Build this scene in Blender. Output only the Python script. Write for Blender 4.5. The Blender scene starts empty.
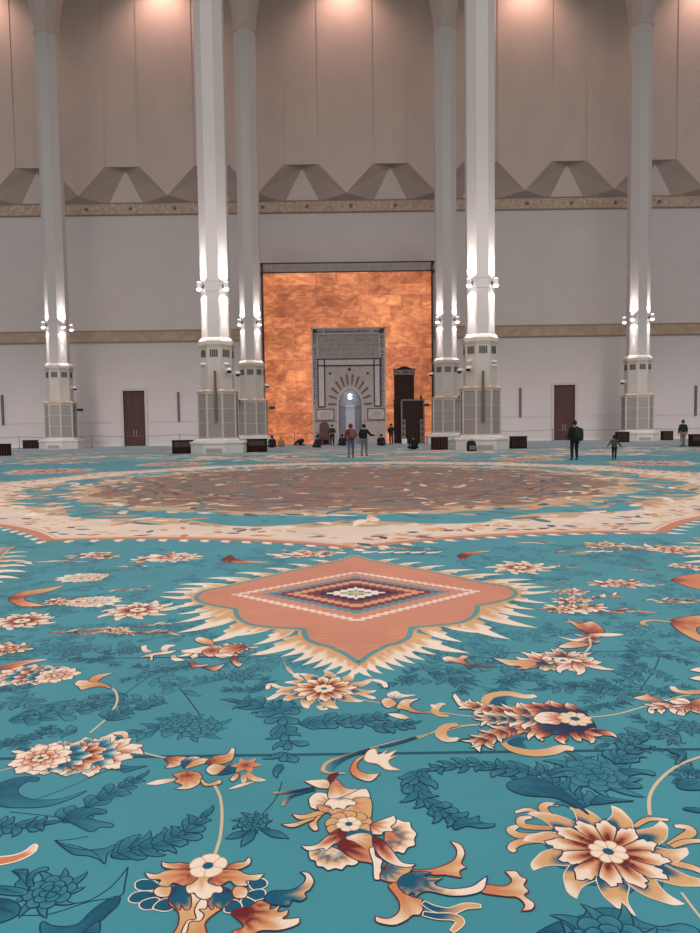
import bpy, bmesh, math, random
from mathutils import Vector, Matrix, geometry

C = bpy.context.scene.collection
PI = math.pi
rnd = random.Random(7)

# ------------------------------------------------------------------ camera model
F = 690.0; CH = 1.6
PT = math.atan(40.5 / 690); RL = .0135
FW = Vector((0, math.cos(PT), -math.sin(PT)))
R0 = Vector((1, 0, 0)); U0 = Vector((0, math.sin(PT), math.cos(PT)))
RT = R0 * math.cos(RL) - U0 * math.sin(RL)
UP = U0 * math.cos(RL) + R0 * math.sin(RL)
def ray(px, py): return FW + RT * ((px - 350) / F) + UP * ((466.5 - py) / F)
def fl(px, py):                      # point of the floor
    d = ray(px, py); t = -CH / d.z
    return (d.x * t, d.y * t)
def at(px, py, Y):                   # point of the vertical plane y = Y
    d = ray(px, py); t = Y / d.y
    return (d.x * t, CH + d.z * t)

cam = bpy.data.cameras.new('camera'); camo = bpy.data.objects.new('camera', cam); C.objects.link(camo)
cam.sensor_fit = 'AUTO'; cam.sensor_width = 36; cam.lens = F * 36 / 933
cam.clip_start = .05; cam.clip_end = 400
M = Matrix.Identity(4)
for i in range(3):
    M[i][0] = RT[i]; M[i][1] = UP[i]; M[i][2] = -FW[i]
M[2][3] = CH
camo.matrix_world = M
bpy.context.scene.camera = camo

# ------------------------------------------------------------------ materials
def s2l(c):
    c = c / 255.0
    return c / 12.92 if c <= .04045 else ((c + .055) / 1.055) ** 2.4
def rgb(r, g, b): return (s2l(r), s2l(g), s2l(b))
def mat(name, col, rough=.7, var=.08, scale=3., metal=0., bump=0., spec=.4, stretch=None):
    m = bpy.data.materials.new(name); m.use_nodes = True
    nt = m.node_tree; b = nt.nodes['Principled BSDF']
    b.inputs['Roughness'].default_value = rough; b.inputs['Metallic'].default_value = metal
    b.inputs['Specular IOR Level'].default_value = spec
    tc = nt.nodes.new('ShaderNodeTexCoord'); mp = nt.nodes.new('ShaderNodeMapping')
    nt.links.new(tc.outputs['Object'], mp.inputs['Vector'])
    if stretch: mp.inputs['Scale'].default_value = stretch
    n = nt.nodes.new('ShaderNodeTexNoise'); n.inputs['Scale'].default_value = scale; n.inputs['Detail'].default_value = 5
    nt.links.new(mp.outputs['Vector'], n.inputs['Vector'])
    r = nt.nodes.new('ShaderNodeValToRGB')
    r.color_ramp.elements[0].position = .3; r.color_ramp.elements[1].position = .7
    r.color_ramp.elements[0].color = (*[max(0, c * (1 - var)) for c in col], 1)
    r.color_ramp.elements[1].color = (*[min(1, c * (1 + var)) for c in col], 1)
    nt.links.new(n.outputs['Fac'], r.inputs['Fac']); nt.links.new(r.outputs['Color'], b.inputs['Base Color'])
    if bump:
        bp = nt.nodes.new('ShaderNodeBump'); bp.inputs['Strength'].default_value = bump; bp.inputs['Distance'].default_value = .02
        nt.links.new(n.outputs['Fac'], bp.inputs['Height']); nt.links.new(bp.outputs['Normal'], b.inputs['Normal'])
    return m
def emit(name, col, s):
    m = bpy.data.materials.new(name); m.use_nodes = True
    b = m.node_tree.nodes['Principled BSDF']
    b.inputs['Base Color'].default_value = (*col, 1)
    b.inputs['Emission Color'].default_value = (*col, 1); b.inputs['Emission Strength'].default_value = s
    return m

MT = {
    'wall': mat('white_wall', (.665, .60, .58), .8, .02, .6),
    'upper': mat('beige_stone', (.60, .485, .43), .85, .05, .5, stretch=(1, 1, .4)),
    'light': mat('lit_stone_facet', (.66, .56, .51), .85, .04, .5),  # brighter copy of the upper stone, lit look put into the colour
    'fold': mat('shaded_stone_facet', (.43, .335, .285), .85, .05, .5),  # darker copy of the upper stone, shade of the downward facets painted in
    'colstone': mat('pale_column_stone', (.60, .55, .525), .6, .02, .8),
    'base': mat('cream_marble', (.585, .53, .475), .55, .05, 1.2),
    'tanline': mat('tan_moulding', (.52, .40, .31), .6, .05, 2),
    'plinth': mat('white_marble', (.72, .69, .66), .5, .04, 1.),
    'grille': mat('grey_grille', (.40, .365, .335), .6, .08, 8),
    'bar': mat('grille_bar', (.24, .22, .205), .6, .1, 9),
    'vent': mat('dark_vent', (.10, .095, .09), .7, .2, 10),
    'door': mat('dark_red_wood', (.085, .036, .032), .5, .18, 3, stretch=(6, 6, .6)),
    'frame': mat('pale_door_frame', (.58, .52, .50), .6, .03, 2),
    'slot': mat('grey_speaker_mesh', (.15, .125, .12), .6, .08, 20),
    'dark': mat('black_metal', (.02, .02, .022), .45, .2, 6),
    'white': mat('white_plastic', (.8, .79, .78), .4, .03, 5),
    'wood': mat('dark_wood', (.032, .018, .015), .7, .25, 4, spec=.12, stretch=(1, 1, 6)),
    'woodlight': mat('brown_wood', (.095, .046, .035), .45, .2, 4, stretch=(1, 1, 6)),
    'greywood': mat('greyed_wood', (.16, .13, .12), .5, .2, 6),
    'marble': mat('grey_marble', (.395, .335, .31), .5, .10, 1.6),
    'marbled': mat('dark_grey_marble', (.31, .265, .245), .5, .12, 2.2),
    'marblel': mat('light_grey_marble', (.49, .44, .425), .45, .07, 1.6),
    'ink': mat('dark_inlay', (.05, .042, .045), .5, .2, 6),
    'brownink': mat('brown_inlay', (.13, .09, .075), .5, .2, 6),
    'blueink': mat('slate_inlay', (.13, .14, .17), .5, .2, 6),
    'niche': mat('niche_stone', (.25, .25, .285), .5, .10, 1.5),
    'skin': mat('skin', (.45, .26, .19), .6, .05, 6),
    'black': mat('black_cloth', (.012, .012, .015), .9, .2, 12),
    'hair': mat('black_hair', (.012, .010, .010), .7, .2, 30),
    'pack': mat('faded_red_cloth', (.20, .085, .08), .9, .15, 10),
    'red': mat('dark_red_cloth', (.17, .035, .035), .9, .15, 10),
    'jeans': mat('blue_denim', (.11, .15, .20), .9, .15, 14),
    'greycloth': mat('grey_cloth', (.16, .155, .16), .9, .12, 12),
    'olive': mat('olive_cloth', (.075, .065, .05), .9, .15, 12),
    'dkgreen': mat('dark_green_cloth', (.018, .028, .026), .9, .15, 12),
    'khaki': mat('khaki_cloth', (.30, .22, .18), .9, .12, 12),
    'navy': mat('navy_cloth', (.02, .024, .04), .9, .15, 12),
    'tancloth': mat('tan_cloth', (.30, .17, .09), .9, .15, 12),
    'shoe': mat('dark_shoe', (.015, .013, .013), .6, .1, 10),
    'ceil': mat('ceiling_plaster', (.55, .5, .46), .8, .03, .6),
    'slab': mat('concrete_slab', (.4, .4, .4), .9, .1, 1.),
    'bulb': emit('lamp_glass', (1, .95, .93), 5.),
    'nlamp': emit('niche_lamp_glass', (.95, .97, 1), 3.),
}

# ------------------------------------------------------------------ mesh builder
class MB:
    def __init__(s): s.v = []; s.f = []; s.mi = []; s.m = 0
    def add(s, vs, fs):
        o = len(s.v); s.v += [tuple(v) for v in vs]
        for f in fs: s.f.append([i + o for i in f]); s.mi.append(s.m)
        return s
    def box(s, x0, x1, y0, y1, z0, z1):
        return s.add([(x0, y0, z0), (x1, y0, z0), (x1, y1, z0), (x0, y1, z0), (x0, y0, z1), (x1, y0, z1), (x1, y1, z1), (x0, y1, z1)],
                     [(0, 3, 2, 1), (4, 5, 6, 7), (0, 1, 5, 4), (1, 2, 6, 5), (2, 3, 7, 6), (3, 0, 4, 7)])
    def loft(s, rings, cap=True):
        n = len(rings[0]); vs = [p for r in rings for p in r]; fs = []
        for k in range(len(rings) - 1):
            for i in range(n):
                j = (i + 1) % n
                fs.append((k * n + i, k * n + j, (k + 1) * n + j, (k + 1) * n + i))
        if cap: fs.append(tuple(range(n - 1, -1, -1))); fs.append(tuple((len(rings) - 1) * n + i for i in range(n)))
        return s.add(vs, fs)
    def octo(s, prof, cx=0, cy=0, n=8, off=None):   # prof: (across-flats half width, z)
        rings = []
        for a, z in prof:
            r = a / math.cos(PI / n); ph = PI / n if off is None else off
            rings.append([(cx + r * math.sin(ph + 2 * PI * k / n), cy - r * math.cos(ph + 2 * PI * k / n), z) for k in range(n)])
        return s.loft(rings)
    def prism(s, pts, y0, y1):                        # polygon in x,z extruded along y (front y0)
        n = len(pts)
        return s.add([(x, y0, z) for x, z in pts] + [(x, y1, z) for x, z in pts],
                     [tuple(range(n)), tuple(range(2 * n - 1, n - 1, -1))] + [(i, i + n, (i + 1) % n + n, (i + 1) % n) for i in range(n)])
    def tube(s, pts, r, n=8):
        rings = []
        P = [Vector(p) for p in pts]
        for i, p in enumerate(P):
            t = (P[min(i + 1, len(P) - 1)] - P[max(i - 1, 0)]).normalized()
            a = t.cross(Vector((0, 0, 1))) if abs(t.z) < .95 else t.cross(Vector((1, 0, 0)))
            a.normalize(); b = t.cross(a); rr = r[i] if isinstance(r, (list, tuple)) else r
            rings.append([p + a * rr * math.cos(2 * PI * k / n) + b * rr * math.sin(2 * PI * k / n) for k in range(n)])
        return s.loft(rings)
    def ball(s, c, rx, ry, rz, n=14, m=8, z0=-1.):
        rings = []
        for i in range(m + 1):
            a = math.asin(max(-1, z0)) * (1 - i / m) + (PI / 2) * (i / m)
            rr = max(.01, math.cos(a))
            rings.append([(c[0] + rx * rr * math.cos(2 * PI * k / n), c[1] + ry * rr * math.sin(2 * PI * k / n), c[2] + rz * math.sin(a)) for k in range(n)])
        return s.loft(rings)
    def build(s, name, mats, parent=None, smooth=False, bevel=0., loc=None, rotz=None):
        me = bpy.data.meshes.new(name); me.from_pydata(s.v, [], s.f)
        if not isinstance(mats, (list, tuple)): mats = [mats]
        for m in mats: me.materials.append(m)
        for p, i in zip(me.polygons, s.mi): p.material_index = i
        bm = bmesh.new(); bm.from_mesh(me); bmesh.ops.recalc_face_normals(bm, faces=bm.faces); bm.to_mesh(me); bm.free()
        if smooth:
            for p in me.polygons: p.use_smooth = True
        o = bpy.data.objects.new(name, me); C.objects.link(o)
        if bevel:
            b = o.modifiers.new('bevel', 'BEVEL'); b.width = bevel; b.segments = 2; b.limit_method = 'ANGLE'
        if parent: o.parent = parent
        if loc: o.location = loc
        if rotz is not None: o.rotation_euler = (0, 0, rotz)
        return o
def tag(o, label=None, cat=None, group=None, kind=None):
    if label: o['label'] = label
    if cat: o['category'] = cat
    if group: o['group'] = group
    if kind: o['kind'] = kind
    return o
def thing(name, label, cat, loc=(0, 0, 0), rotz=0, group=None):
    o = bpy.data.objects.new(name, None); C.objects.link(o); o.empty_display_size = .2
    o.location = loc; o.rotation_euler = (0, 0, rotz)
    return tag(o, label, cat, group)
def copy_tree(o, parent=None):
    c = o.copy(); C.objects.link(c)
    if parent: c.parent = parent
    for ch in list(o.children): copy_tree(ch, c)
    return c
def struct(o): o['kind'] = 'structure'; return o

# ------------------------------------------------------------------ room shell
WY = 64.0; XW = 72.0; CZ = 42.0
struct(MB().box(-XW, XW, -22, WY + 1, -.4, -.02).build('floor', MT['slab']))
struct(MB().box(-XW, XW, -22, WY + 1.6, CZ, CZ + .5).build('ceiling', MT['ceil']))
DOORS = [(-20.85, -18.88), (18.92, 20.85)]; DH = 5.1
w = MB()
xs = [-XW, DOORS[0][0], DOORS[0][1], DOORS[1][0], DOORS[1][1], XW]
ZF = 22.0
for i in range(5):
    w.box(xs[i], xs[i + 1], WY, WY + .8, DH if i in (1, 3) else -.02, ZF)
# folded upper wall: flat bays whose lower ends are cut back in facets round triangles, their light and shade put into the stone colours
w.m = 1
d = .9; zt = CZ; hz = 25.0; fw_ = 1.55
for k in range(-9, 10):
    cx = 4 + 8 * k
    if abs(cx) > XW: continue
    yb = WY; yf = WY - d
    ym = yf + .07
    for sg in (-1, 1):
        w.m = 1
        A = (cx + sg * fw_, yf, hz); V_ = (cx + sg * 4, yf, ZF + .45)
        w.add([A, V_, (cx + sg * 4, yf, zt), (cx + sg * fw_, yf, zt)], [(0, 1, 2, 3)])
        w.add([A, (cx + sg * fw_, ym, hz), (cx + sg * fw_, ym, zt), (cx + sg * fw_, yf, zt)], [(0, 1, 2, 3)])
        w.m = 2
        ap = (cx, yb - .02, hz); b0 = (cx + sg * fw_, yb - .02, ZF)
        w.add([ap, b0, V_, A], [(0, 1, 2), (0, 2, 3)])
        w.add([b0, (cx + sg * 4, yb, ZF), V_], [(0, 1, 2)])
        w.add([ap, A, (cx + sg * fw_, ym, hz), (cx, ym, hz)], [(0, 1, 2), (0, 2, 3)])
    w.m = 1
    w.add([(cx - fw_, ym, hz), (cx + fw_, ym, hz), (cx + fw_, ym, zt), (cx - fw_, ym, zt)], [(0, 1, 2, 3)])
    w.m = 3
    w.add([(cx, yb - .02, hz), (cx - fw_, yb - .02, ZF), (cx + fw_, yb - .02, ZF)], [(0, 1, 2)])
w.m = 1
w.box(-XW, XW, WY + .05, WY + .8, ZF, zt)
struct(w.build('wall_front', [MT['wall'], MT['upper'], MT['fold'], MT['light']]))

# ornamental frieze (procedural arabesque)
def frieze_mat(name, c0, c1, cd, sc, per):
    m = bpy.data.materials.new(name); m.use_nodes = True; nt = m.node_tree; b = nt.nodes['Principled BSDF']
    b.inputs['Roughness'].default_value = .75
    tc = nt.nodes.new('ShaderNodeTexCoord')
    v = nt.nodes.new('ShaderNodeTexVoronoi'); v.inputs['Scale'].default_value = sc; v.feature = 'DISTANCE_TO_EDGE'
    nt.links.new(tc.outputs['Object'], v.inputs['Vector'])
    n = nt.nodes.new('ShaderNodeTexNoise'); n.inputs['Scale'].default_value = sc * 1.3; n.inputs['Detail'].default_value = 4
    nt.links.new(tc.outputs['Object'], n.inputs['Vector'])
    r = nt.nodes.new('ShaderNodeValToRGB'); r.color_ramp.elements[0].color = (*c0, 1); r.color_ramp.elements[1].color = (*c1, 1)
    r.color_ramp.elements[0].position = .02; r.color_ramp.elements[1].position = .22
    nt.links.new(v.outputs['Distance'], r.inputs['Fac'])
    r2 = nt.nodes.new('ShaderNodeValToRGB'); r2.color_ramp.elements[0].position = .4; r2.color_ramp.elements[1].position = .62
    r2.color_ramp.elements[0].color = (*cd, 1); r2.color_ramp.elements[1].color = (1, 1, 1, 1)
    nt.links.new(n.outputs['Fac'], r2.inputs['Fac'])
    mx = nt.nodes.new('ShaderNodeMixRGB'); mx.blend_type = 'MULTIPLY'; mx.inputs[0].default_value = .8
    nt.links.new(r.outputs['Color'], mx.inputs[1]); nt.links.new(r2.outputs['Color'], mx.inputs[2])
    nt.links.new(mx.outputs[0], b.inputs['Base Color'])
    return m
FR = frieze_mat('carved_frieze', (.54, .395, .31), (.64, .49, .40), (.80, .74, .70), 2.2, 1)
FR2 = frieze_mat('carved_band', (.48, .35, .26), (.55, .41, .31), (.9, .85, .82), .7, 1)
def trim(name, z0, z1, m, th=.12):
    b = MB(); b.box(-XW, XW, WY - th, WY, z0 + .08, z1 - .08)
    b.m = 1; b.box(-XW, XW, WY - th - .05, WY, z0, z0 + .09); b.box(-XW, XW, WY - th - .05, WY, z1 - .09, z1)
    if name == 'trim_1':
        b.m = 2
        for k in range(-17, 18):
            cx = 4 * k + .4
            b.prism([(cx + .18 * math.cos(a * PI / 4), (z0 + z1) / 2 + .18 * math.sin(a * PI / 4)) for a in range(8)], WY - th - .03, WY - th + .02)
    return struct(b.build(name, [m, mat(name + '_edge', (.33, .24, .18), .7, .1, 3), mat(name + '_boss', (.24, .15, .10), .7, .1, 3)]))
trim('trim_1', 20.98, 22.08, FR)
trim('trim_2', 9.55, 10.62, FR2)
b = MB()
xs2 = [-XW, DOORS[0][0] - .3, DOORS[0][1] + .3, -7.9, 7.9, DOORS[1][0] - .3, DOORS[1][1] + .3, XW]
for i in (0, 2, 4, 6): b.box(xs2[i], xs2[i + 1], WY - .035, WY, 2.2, 2.27)
struct(b.build('trim_3', MT['frame']))
b = MB()
for i in (0, 2, 4, 6): b.box(xs2[i], xs2[i + 1], WY - .03, WY, -.01, .22)
struct(b.build('baseboard_front', MT['plinth']))

for k, (x0, x1) in enumerate(DOORS):
    dr = struct(bpy.data.objects.new('door_%d' % (k + 1), None)); C.objects.link(dr); dr.location = ((x0 + x1) / 2, WY, 0)
    hw = (x1 - x0) / 2
    fr = MB(); fr.box(-hw - .26, -hw, -.1, .3, 0, DH + .26); fr.box(hw, hw + .26, -.1, .3, 0, DH + .26); fr.box(-hw, hw, -.1, .3, DH, DH + .26)
    struct(fr.build('door_frame', MT['frame'], dr, bevel=.02))
    for sg in (-1, 1):
        lf = MB(); a, b_ = (0.01, hw - .01) if sg > 0 else (-hw + .01, -.01)
        lf.box(a, b_, .1, .18, .01, DH - .01)
        for z0, z1 in ((.25, 1.6), (1.8, 3.3), (3.5, 4.85)): lf.box(a + .13, b_ - .13, .07, .1, z0, z1)
        leaf = struct(lf.build('door_leaf', MT['door'], dr, bevel=.01))
        h = MB(); h.tube([(sg * .12, .1, .9), (sg * .12, .02, .95), (sg * .12, .02, 1.45), (sg * .12, .1, 1.5)], .02)
        struct(h.build('handle', MT['frame'], leaf))

# ------------------------------------------------------------------ columns
def lamp_spot(name, loc, direction, energy, size, blend, col=(1, .93, .9), rad=.04):
    l = bpy.data.lights.new(name, 'SPOT'); l.energy = energy; l.spot_size = size; l.spot_blend = blend; l.color = col; l.shadow_soft_size = rad
    o = bpy.data.objects.new(name, l); C.objects.link(o); o.location = loc
    o.rotation_euler = Vector(direction).to_track_quat('-Z', 'Y').to_euler()
    return o

AS, AD, AC = .855, .985, 1.18      # half widths: shaft, drum, cage
def make_column():
    t = thing('column', 'c', 'column')
    b = MB(); b.octo([(1.64, 0), (1.64, .58), (1.70, .62), (1.70, .72), (1.64, .76)], n=8); b.octo([(1.36, .76), (1.34, .84), (1.26, .92)])
    pl = b.build('plinth', MT['plinth'], t, bevel=.02)
    g = MB(); g.box(-.5, .5, -1.68, -1.63, .10, .36); g.m = 1
    for i in range(6): g.box(-.44 + .15 * i, -.33 + .15 * i, -1.70, -1.67, .14, .32)
    g.build('plinth_vent', [MT['base'], MT['grille']], pl)
    b = MB(); b.octo([(AC - .07, .9), (AC - .07, 3.75)])
    b.octo([(AC + .03, .9), (AC + .03, 1.02)]); b.octo([(AC + .02, 3.66), (AC + .02, 3.78)])
    rr = AC / math.cos(PI / 8)
    for k in range(8):
        a = PI / 8 + k * PI / 4
        b.octo([(.075, 1.02), (.075, 3.66)], (rr - .06) * math.sin(a), -(rr - .06) * math.cos(a), 6, a)
    b.m = 1; b.octo([(AC + .05, 3.78), (AC + .05, 3.86), (AD + .02, 3.98)])
    cg = b.build('cage', [MT['base'], MT['tanline']], t)
    ht = AC * math.tan(PI / 8) - .09
    for k in range(8):
        a = k * PI / 4
        g = MB()
        g.box(-ht, ht, -AC + .02, -AC + .07, 1.04, 3.64)
        g.m = 1
        for i in range(9): g.box(-ht + .02 + i * (2 * ht - .05) / 8, -ht + .03 + i * (2 * ht - .05) / 8, -AC + .01, -AC + .05, 1.04, 3.64)
        g.m = 2
        for z in (1.9, 2.78): g.box(-ht, ht, -AC - .005, -AC + .05, z - .02, z + .02)
        o = g.build('grille_panel', [MT['grille'], MT['bar'], MT['base']], cg)
        o.rotation_euler = (0, 0, a)
    b = MB(); b.octo([(AD, 3.95), (AD, 6.58)]); b.octo([(AD + .02, 6.5), (AD + .02, 6.56)])
    dm = b.build('drum', MT['base'], t)
    for k in range(8):
        g = MB(); g.box(-.27, .27, -AD - .012, -AD + .03, 5.93, 6.42)
        g.m = 1
        for i in range(4):
            g.box(-.24 + .13 * i, -.15 + .13 * i, -AD - .03, -AD, 5.96, 6.39)
        o = g.build('vent', [MT['grille'], MT['vent']], dm); o.rotation_euler = (0, 0, k * PI / 4)
    b = MB(); b.octo([(AD + .03, 6.66), (AD + .08, 6.70), (AD + .08, 6.92), (AD + .0, 7.05), (AS + .02, 7.16)])
    b.m = 1; b.octo([(AD + .05, 6.56), (AD + .05, 6.68)])
    b.build('cornice', [MT['base'], MT['tanline']], t)
    b = MB(); b.octo([(AS, 7.1), (AS, 33.9)]); b.octo([(AS + .02, 9.95), (AS + .02, 10.0)]); b.octo([(AS + .02, 10.55), (AS + .02, 10.6)])
    b.build('shaft', MT['colstone'], t)
    b = MB(); b.octo([(AS + .06, 33.7), (AS + .06, 33.95), (AS - .02, 34.1), (1.0, 35.3), (1.22, 36.6), (1.6, 38.0), (2.2, 39.6), (3.1, 41.2), (3.6, CZ - .02)], n=8)
    b.build('capital', MT['upper'], t)
    return t
COLS = [(-8.25, 43.6, 'tall pale octagonal column in front row, left of the red-coated person', 'left front column'),
        (8.25, 43.6, 'tall pale octagonal column in front row, with a black bag against its plinth', 'right front column'),
        (-8.15, 58.4, 'tall octagonal column at left edge of the glowing orange wall panel', 'column at left edge of orange panel'),
        (8.2, 58.4, 'tall octagonal column at right edge of the glowing orange wall panel', 'column at right edge of orange panel'),
        (-24.35, 58.4, 'tall octagonal column standing left of the left brown door', 'column left of the left door'),
        (24.3, 58.4, 'tall octagonal column standing right of the right brown door', 'column right of the right door')]
proto = make_column()
for i, (x, y, lab, nm) in enumerate(COLS):
    o = proto if i == 0 else copy_tree(proto)
    o.location = (x, y, 0); tag(o, lab, 'column', 'octagonal hall columns')

def make_sconce():
    t = thing('wall_sconce', 's', 'sconce')
    b = MB(); b.box(-.08, .08, -.03, .0, -.12, .12); b.box(-.03, .03, -.2, -.02, -.03, .03)
    b.build('bracket', MT['greywood'], t)
    b = MB(); b.octo([(.13, -.2), (.15, -.16), (.15, .16), (.13, .2)], 0, -.32, 12, 0)
    b.build('lamp_housing', MT['white'], t)
    b = MB(); b.ball((0, -.32, -.2), .16, .16, .13, 12, 6)
    b.build('glass', MT['bulb'], t, True)
    b = MB(); b.octo([(.11, .2), (.11, .23)], 0, -.32, 12, 0)
    b.build('glass', MT['bulb'], t)
    return t
sp = make_sconce(); first = True
for ci, (x, y, lab, nm) in enumerate(COLS):
    facets = [(-1, 'front-left'), (1, 'front-right')]
    if ci == 4: facets.append((3, 'rear-right'))
    if ci == 5: facets.append((-3, 'rear-left'))
    for q, fn in facets:
        a = q * PI / 4
        o = sp if first else copy_tree(sp); first = False
        nx, ny = math.sin(a), -math.cos(a)
        o.location = (x + nx * AS, y + ny * AS, 10.27); o.rotation_euler = (0, 0, a)
        tag(o, 'lit up-and-down sconce on the %s facet of the %s' % (fn, nm), 'sconce', 'sconces on the columns')
        px_, py_ = x + nx * (AS + .34), y + ny * (AS + .34)
        k = 1.35 if ci < 2 else .75
        lx, ly = x + nx * (AS + .3), y + ny * (AS + .3)
        for up_dir, z_, wts in ((1, 10.54, (150, 230, 300)), (-1, 9.86, (50, 130, 560))):
            for (sz, tl), en in zip(((1.9, .35), (.72, .2), (.36, .1)), wts):
                lamp_spot('sconce_light', (lx, ly, z_), (-nx * tl, -ny * tl, up_dir), en * k, sz, .8)

# cameras, speakers on the columns
def make_dome():
    t = thing('security_camera', 's', 'camera')
    b = MB(); b.box(-.06, .06, -.05, 0, -.06, .16); b.tube([(0, -.02, .1), (0, -.18, .16), (0, -.28, .14)], .035)
    b.build('bracket', MT['white'], t)
    b = MB(); b.octo([(.17, .0), (.17, .1), (.1, .14)], 0, -.3, 12, 0); b.build('housing', MT['white'], t)
    b = MB(); b.ball((0, -.3, 0), .15, .15, -.17, 12, 6, 0.); b.build('dome', MT['dark'], t, True)
    return t
def make_horn():
    t = thing('loudspeaker', 's', 'loudspeaker')
    b = MB(); b.box(-.03, .03, -.3, 0, -.03, .03); b.build('bracket', MT['greywood'], t)
    b = MB(); b.box(-.2, .2, -.62, -.26, -.1, .12); b.box(-.14, .14, -.7, -.6, -.06, .09); b.build('housing', MT['dark'], t, bevel=.02)
    return t
dom = make_dome(); hor = make_horn(); fd = fh = True
def cam_at(px, py, ci, lab, facet, back=False):
    global fd
    x, y = COLS[ci][0], COLS[ci][1]; a = facet * PI / 4; R_ = AD
    cx, cy = x + math.sin(a) * R_, y - math.cos(a) * R_
    o = dom if fd else copy_tree(dom); fd = False
    o.location = (cx, cy, at(px, py, cy)[1]); o.rotation_euler = (0, 0, a); tag(o, lab, 'camera', 'security cameras on the columns')
cam_at(228, 371, 0, 'white dome camera with black lens on right front facet of left front column', 1)
cam_at(236, 374, 0, 'small dark dome camera on right-hand side facet of left front column', 2)
cam_at(469, 369, 1, 'white dome camera with black lens on left front facet of right front column', -1)
cam_at(461, 371, 1, 'small dark dome camera on left-hand side facet of right front column', -2)
cam_at(70, 388.5, 4, 'dome camera on side of the column left of the left door', 2)
cam_at(625, 382.5, 5, 'dome camera on side of the column right of the right door', -2)
cam_at(266.5, 386, 2, 'dome camera above the orange panel edge on its left column', 2)
cam_at(437, 374.5, 3, 'dome camera above the orange panel edge on its right column', -2)
def horn_at(px, py, ci, lab, facet):
    global fh
    x, y = COLS[ci][0], COLS[ci][1]; a = facet * PI / 4; R_ = AC
    cx, cy = x + math.sin(a) * R_, y - math.cos(a) * R_
    o = hor if fh else copy_tree(hor); fh = False
    o.location = (cx, cy, at(px, py, cy)[1]); o.rotation_euler = (0, 0, a); tag(o, lab, 'loudspeaker', 'black loudspeakers on the columns')
horn_at(244, 401, 2, 'black loudspeaker on the left front side of the column left of orange panel', -1)
horn_at(269, 408, 2, 'black loudspeaker pointing over the left edge of the orange panel', 2)
horn_at(452, 397, 3, 'black loudspeaker on front right side of the column right of orange panel', 1)
horn_at(434, 405, 3, 'black loudspeaker pointing over the right edge of the orange panel', -2)
horn_at(78, 410, 4, 'black loudspeaker on the right side of the column left of the left door', 2)

def line_speaker(x, y, z0, z1, lab, w_=.2, d_=.16):
    t = thing('column_speaker', lab, 'speaker', (x, y, z0), 0, 'slim column loudspeakers')
    h = z1 - z0
    MB().box(-w_ / 2, w_ / 2, -d_, 0, 0, h).build('housing', MT['greywood'], t, bevel=.015)
    g = MB(); g.box(-w_ / 2 + .025, w_ / 2 - .025, -d_ - .012, -d_ + .01, .04, h - .04); g.build('grille', MT['slot'], t)
line_speaker(-15.75, WY, 2.2, 4.95, 'slim grey loudspeaker on the wall between the left door and left front column')
line_speaker(15.8, WY, 2.2, 4.92, 'slim grey loudspeaker on the wall between right front column and right door')
line_speaker(-32.0, WY, 2.12, 4.9, 'slim grey loudspeaker on the wall at the left edge of the photo')
line_speaker(32.0, WY, 2.12, 4.9, 'slim grey loudspeaker on the wall at the right edge of the photo')
for ci, pxx, sd in ((0, 215, 'left'), (1, 483, 'right')):
    x, y = COLS[ci][0], COLS[ci][1]; yy = y - AC - .06
    xc, zt_ = at(pxx, 370.5, yy); _, zb = at(pxx, 422, yy)
    line_speaker(xc, yy, zb, zt_, 'slim dark loudspeaker strip on the front of the %s front column' % sd, .15, .1)
for ci, pxx, pyy, lab in ((0, 206, 364.5, 'small white box on left front facet of left front column'), (0, 228.5, 364, 'small white box above dome camera on left front column'),
                     (1, 470, 361, 'small white box above dome camera on right front column'), (1, 491.5, 361.5, 'upper small white box on right front facet of right front column'),
                     (1, 491.7, 365.5, 'lower small white box on right front facet of right front column')):
    x, y = COLS[ci][0], COLS[ci][1]; a = (-1 if pxx in (206, 470) else 1) * PI / 4
    cx, cy = x + math.sin(a) * AD, y - math.cos(a) * AD
    xx, zz = at(pxx, pyy, cy)
    b = MB(); b.box(-.17, .17, -.14, 0, -.07, .07); b.box(-.13, .13, -.17, -.13, -.045, .045)
    o = b.build('access_box', MT['white'], None, bevel=.015, loc=(cx, cy, zz), rotz=a); tag(o, lab, 'box', 'white boxes on front columns')

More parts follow.
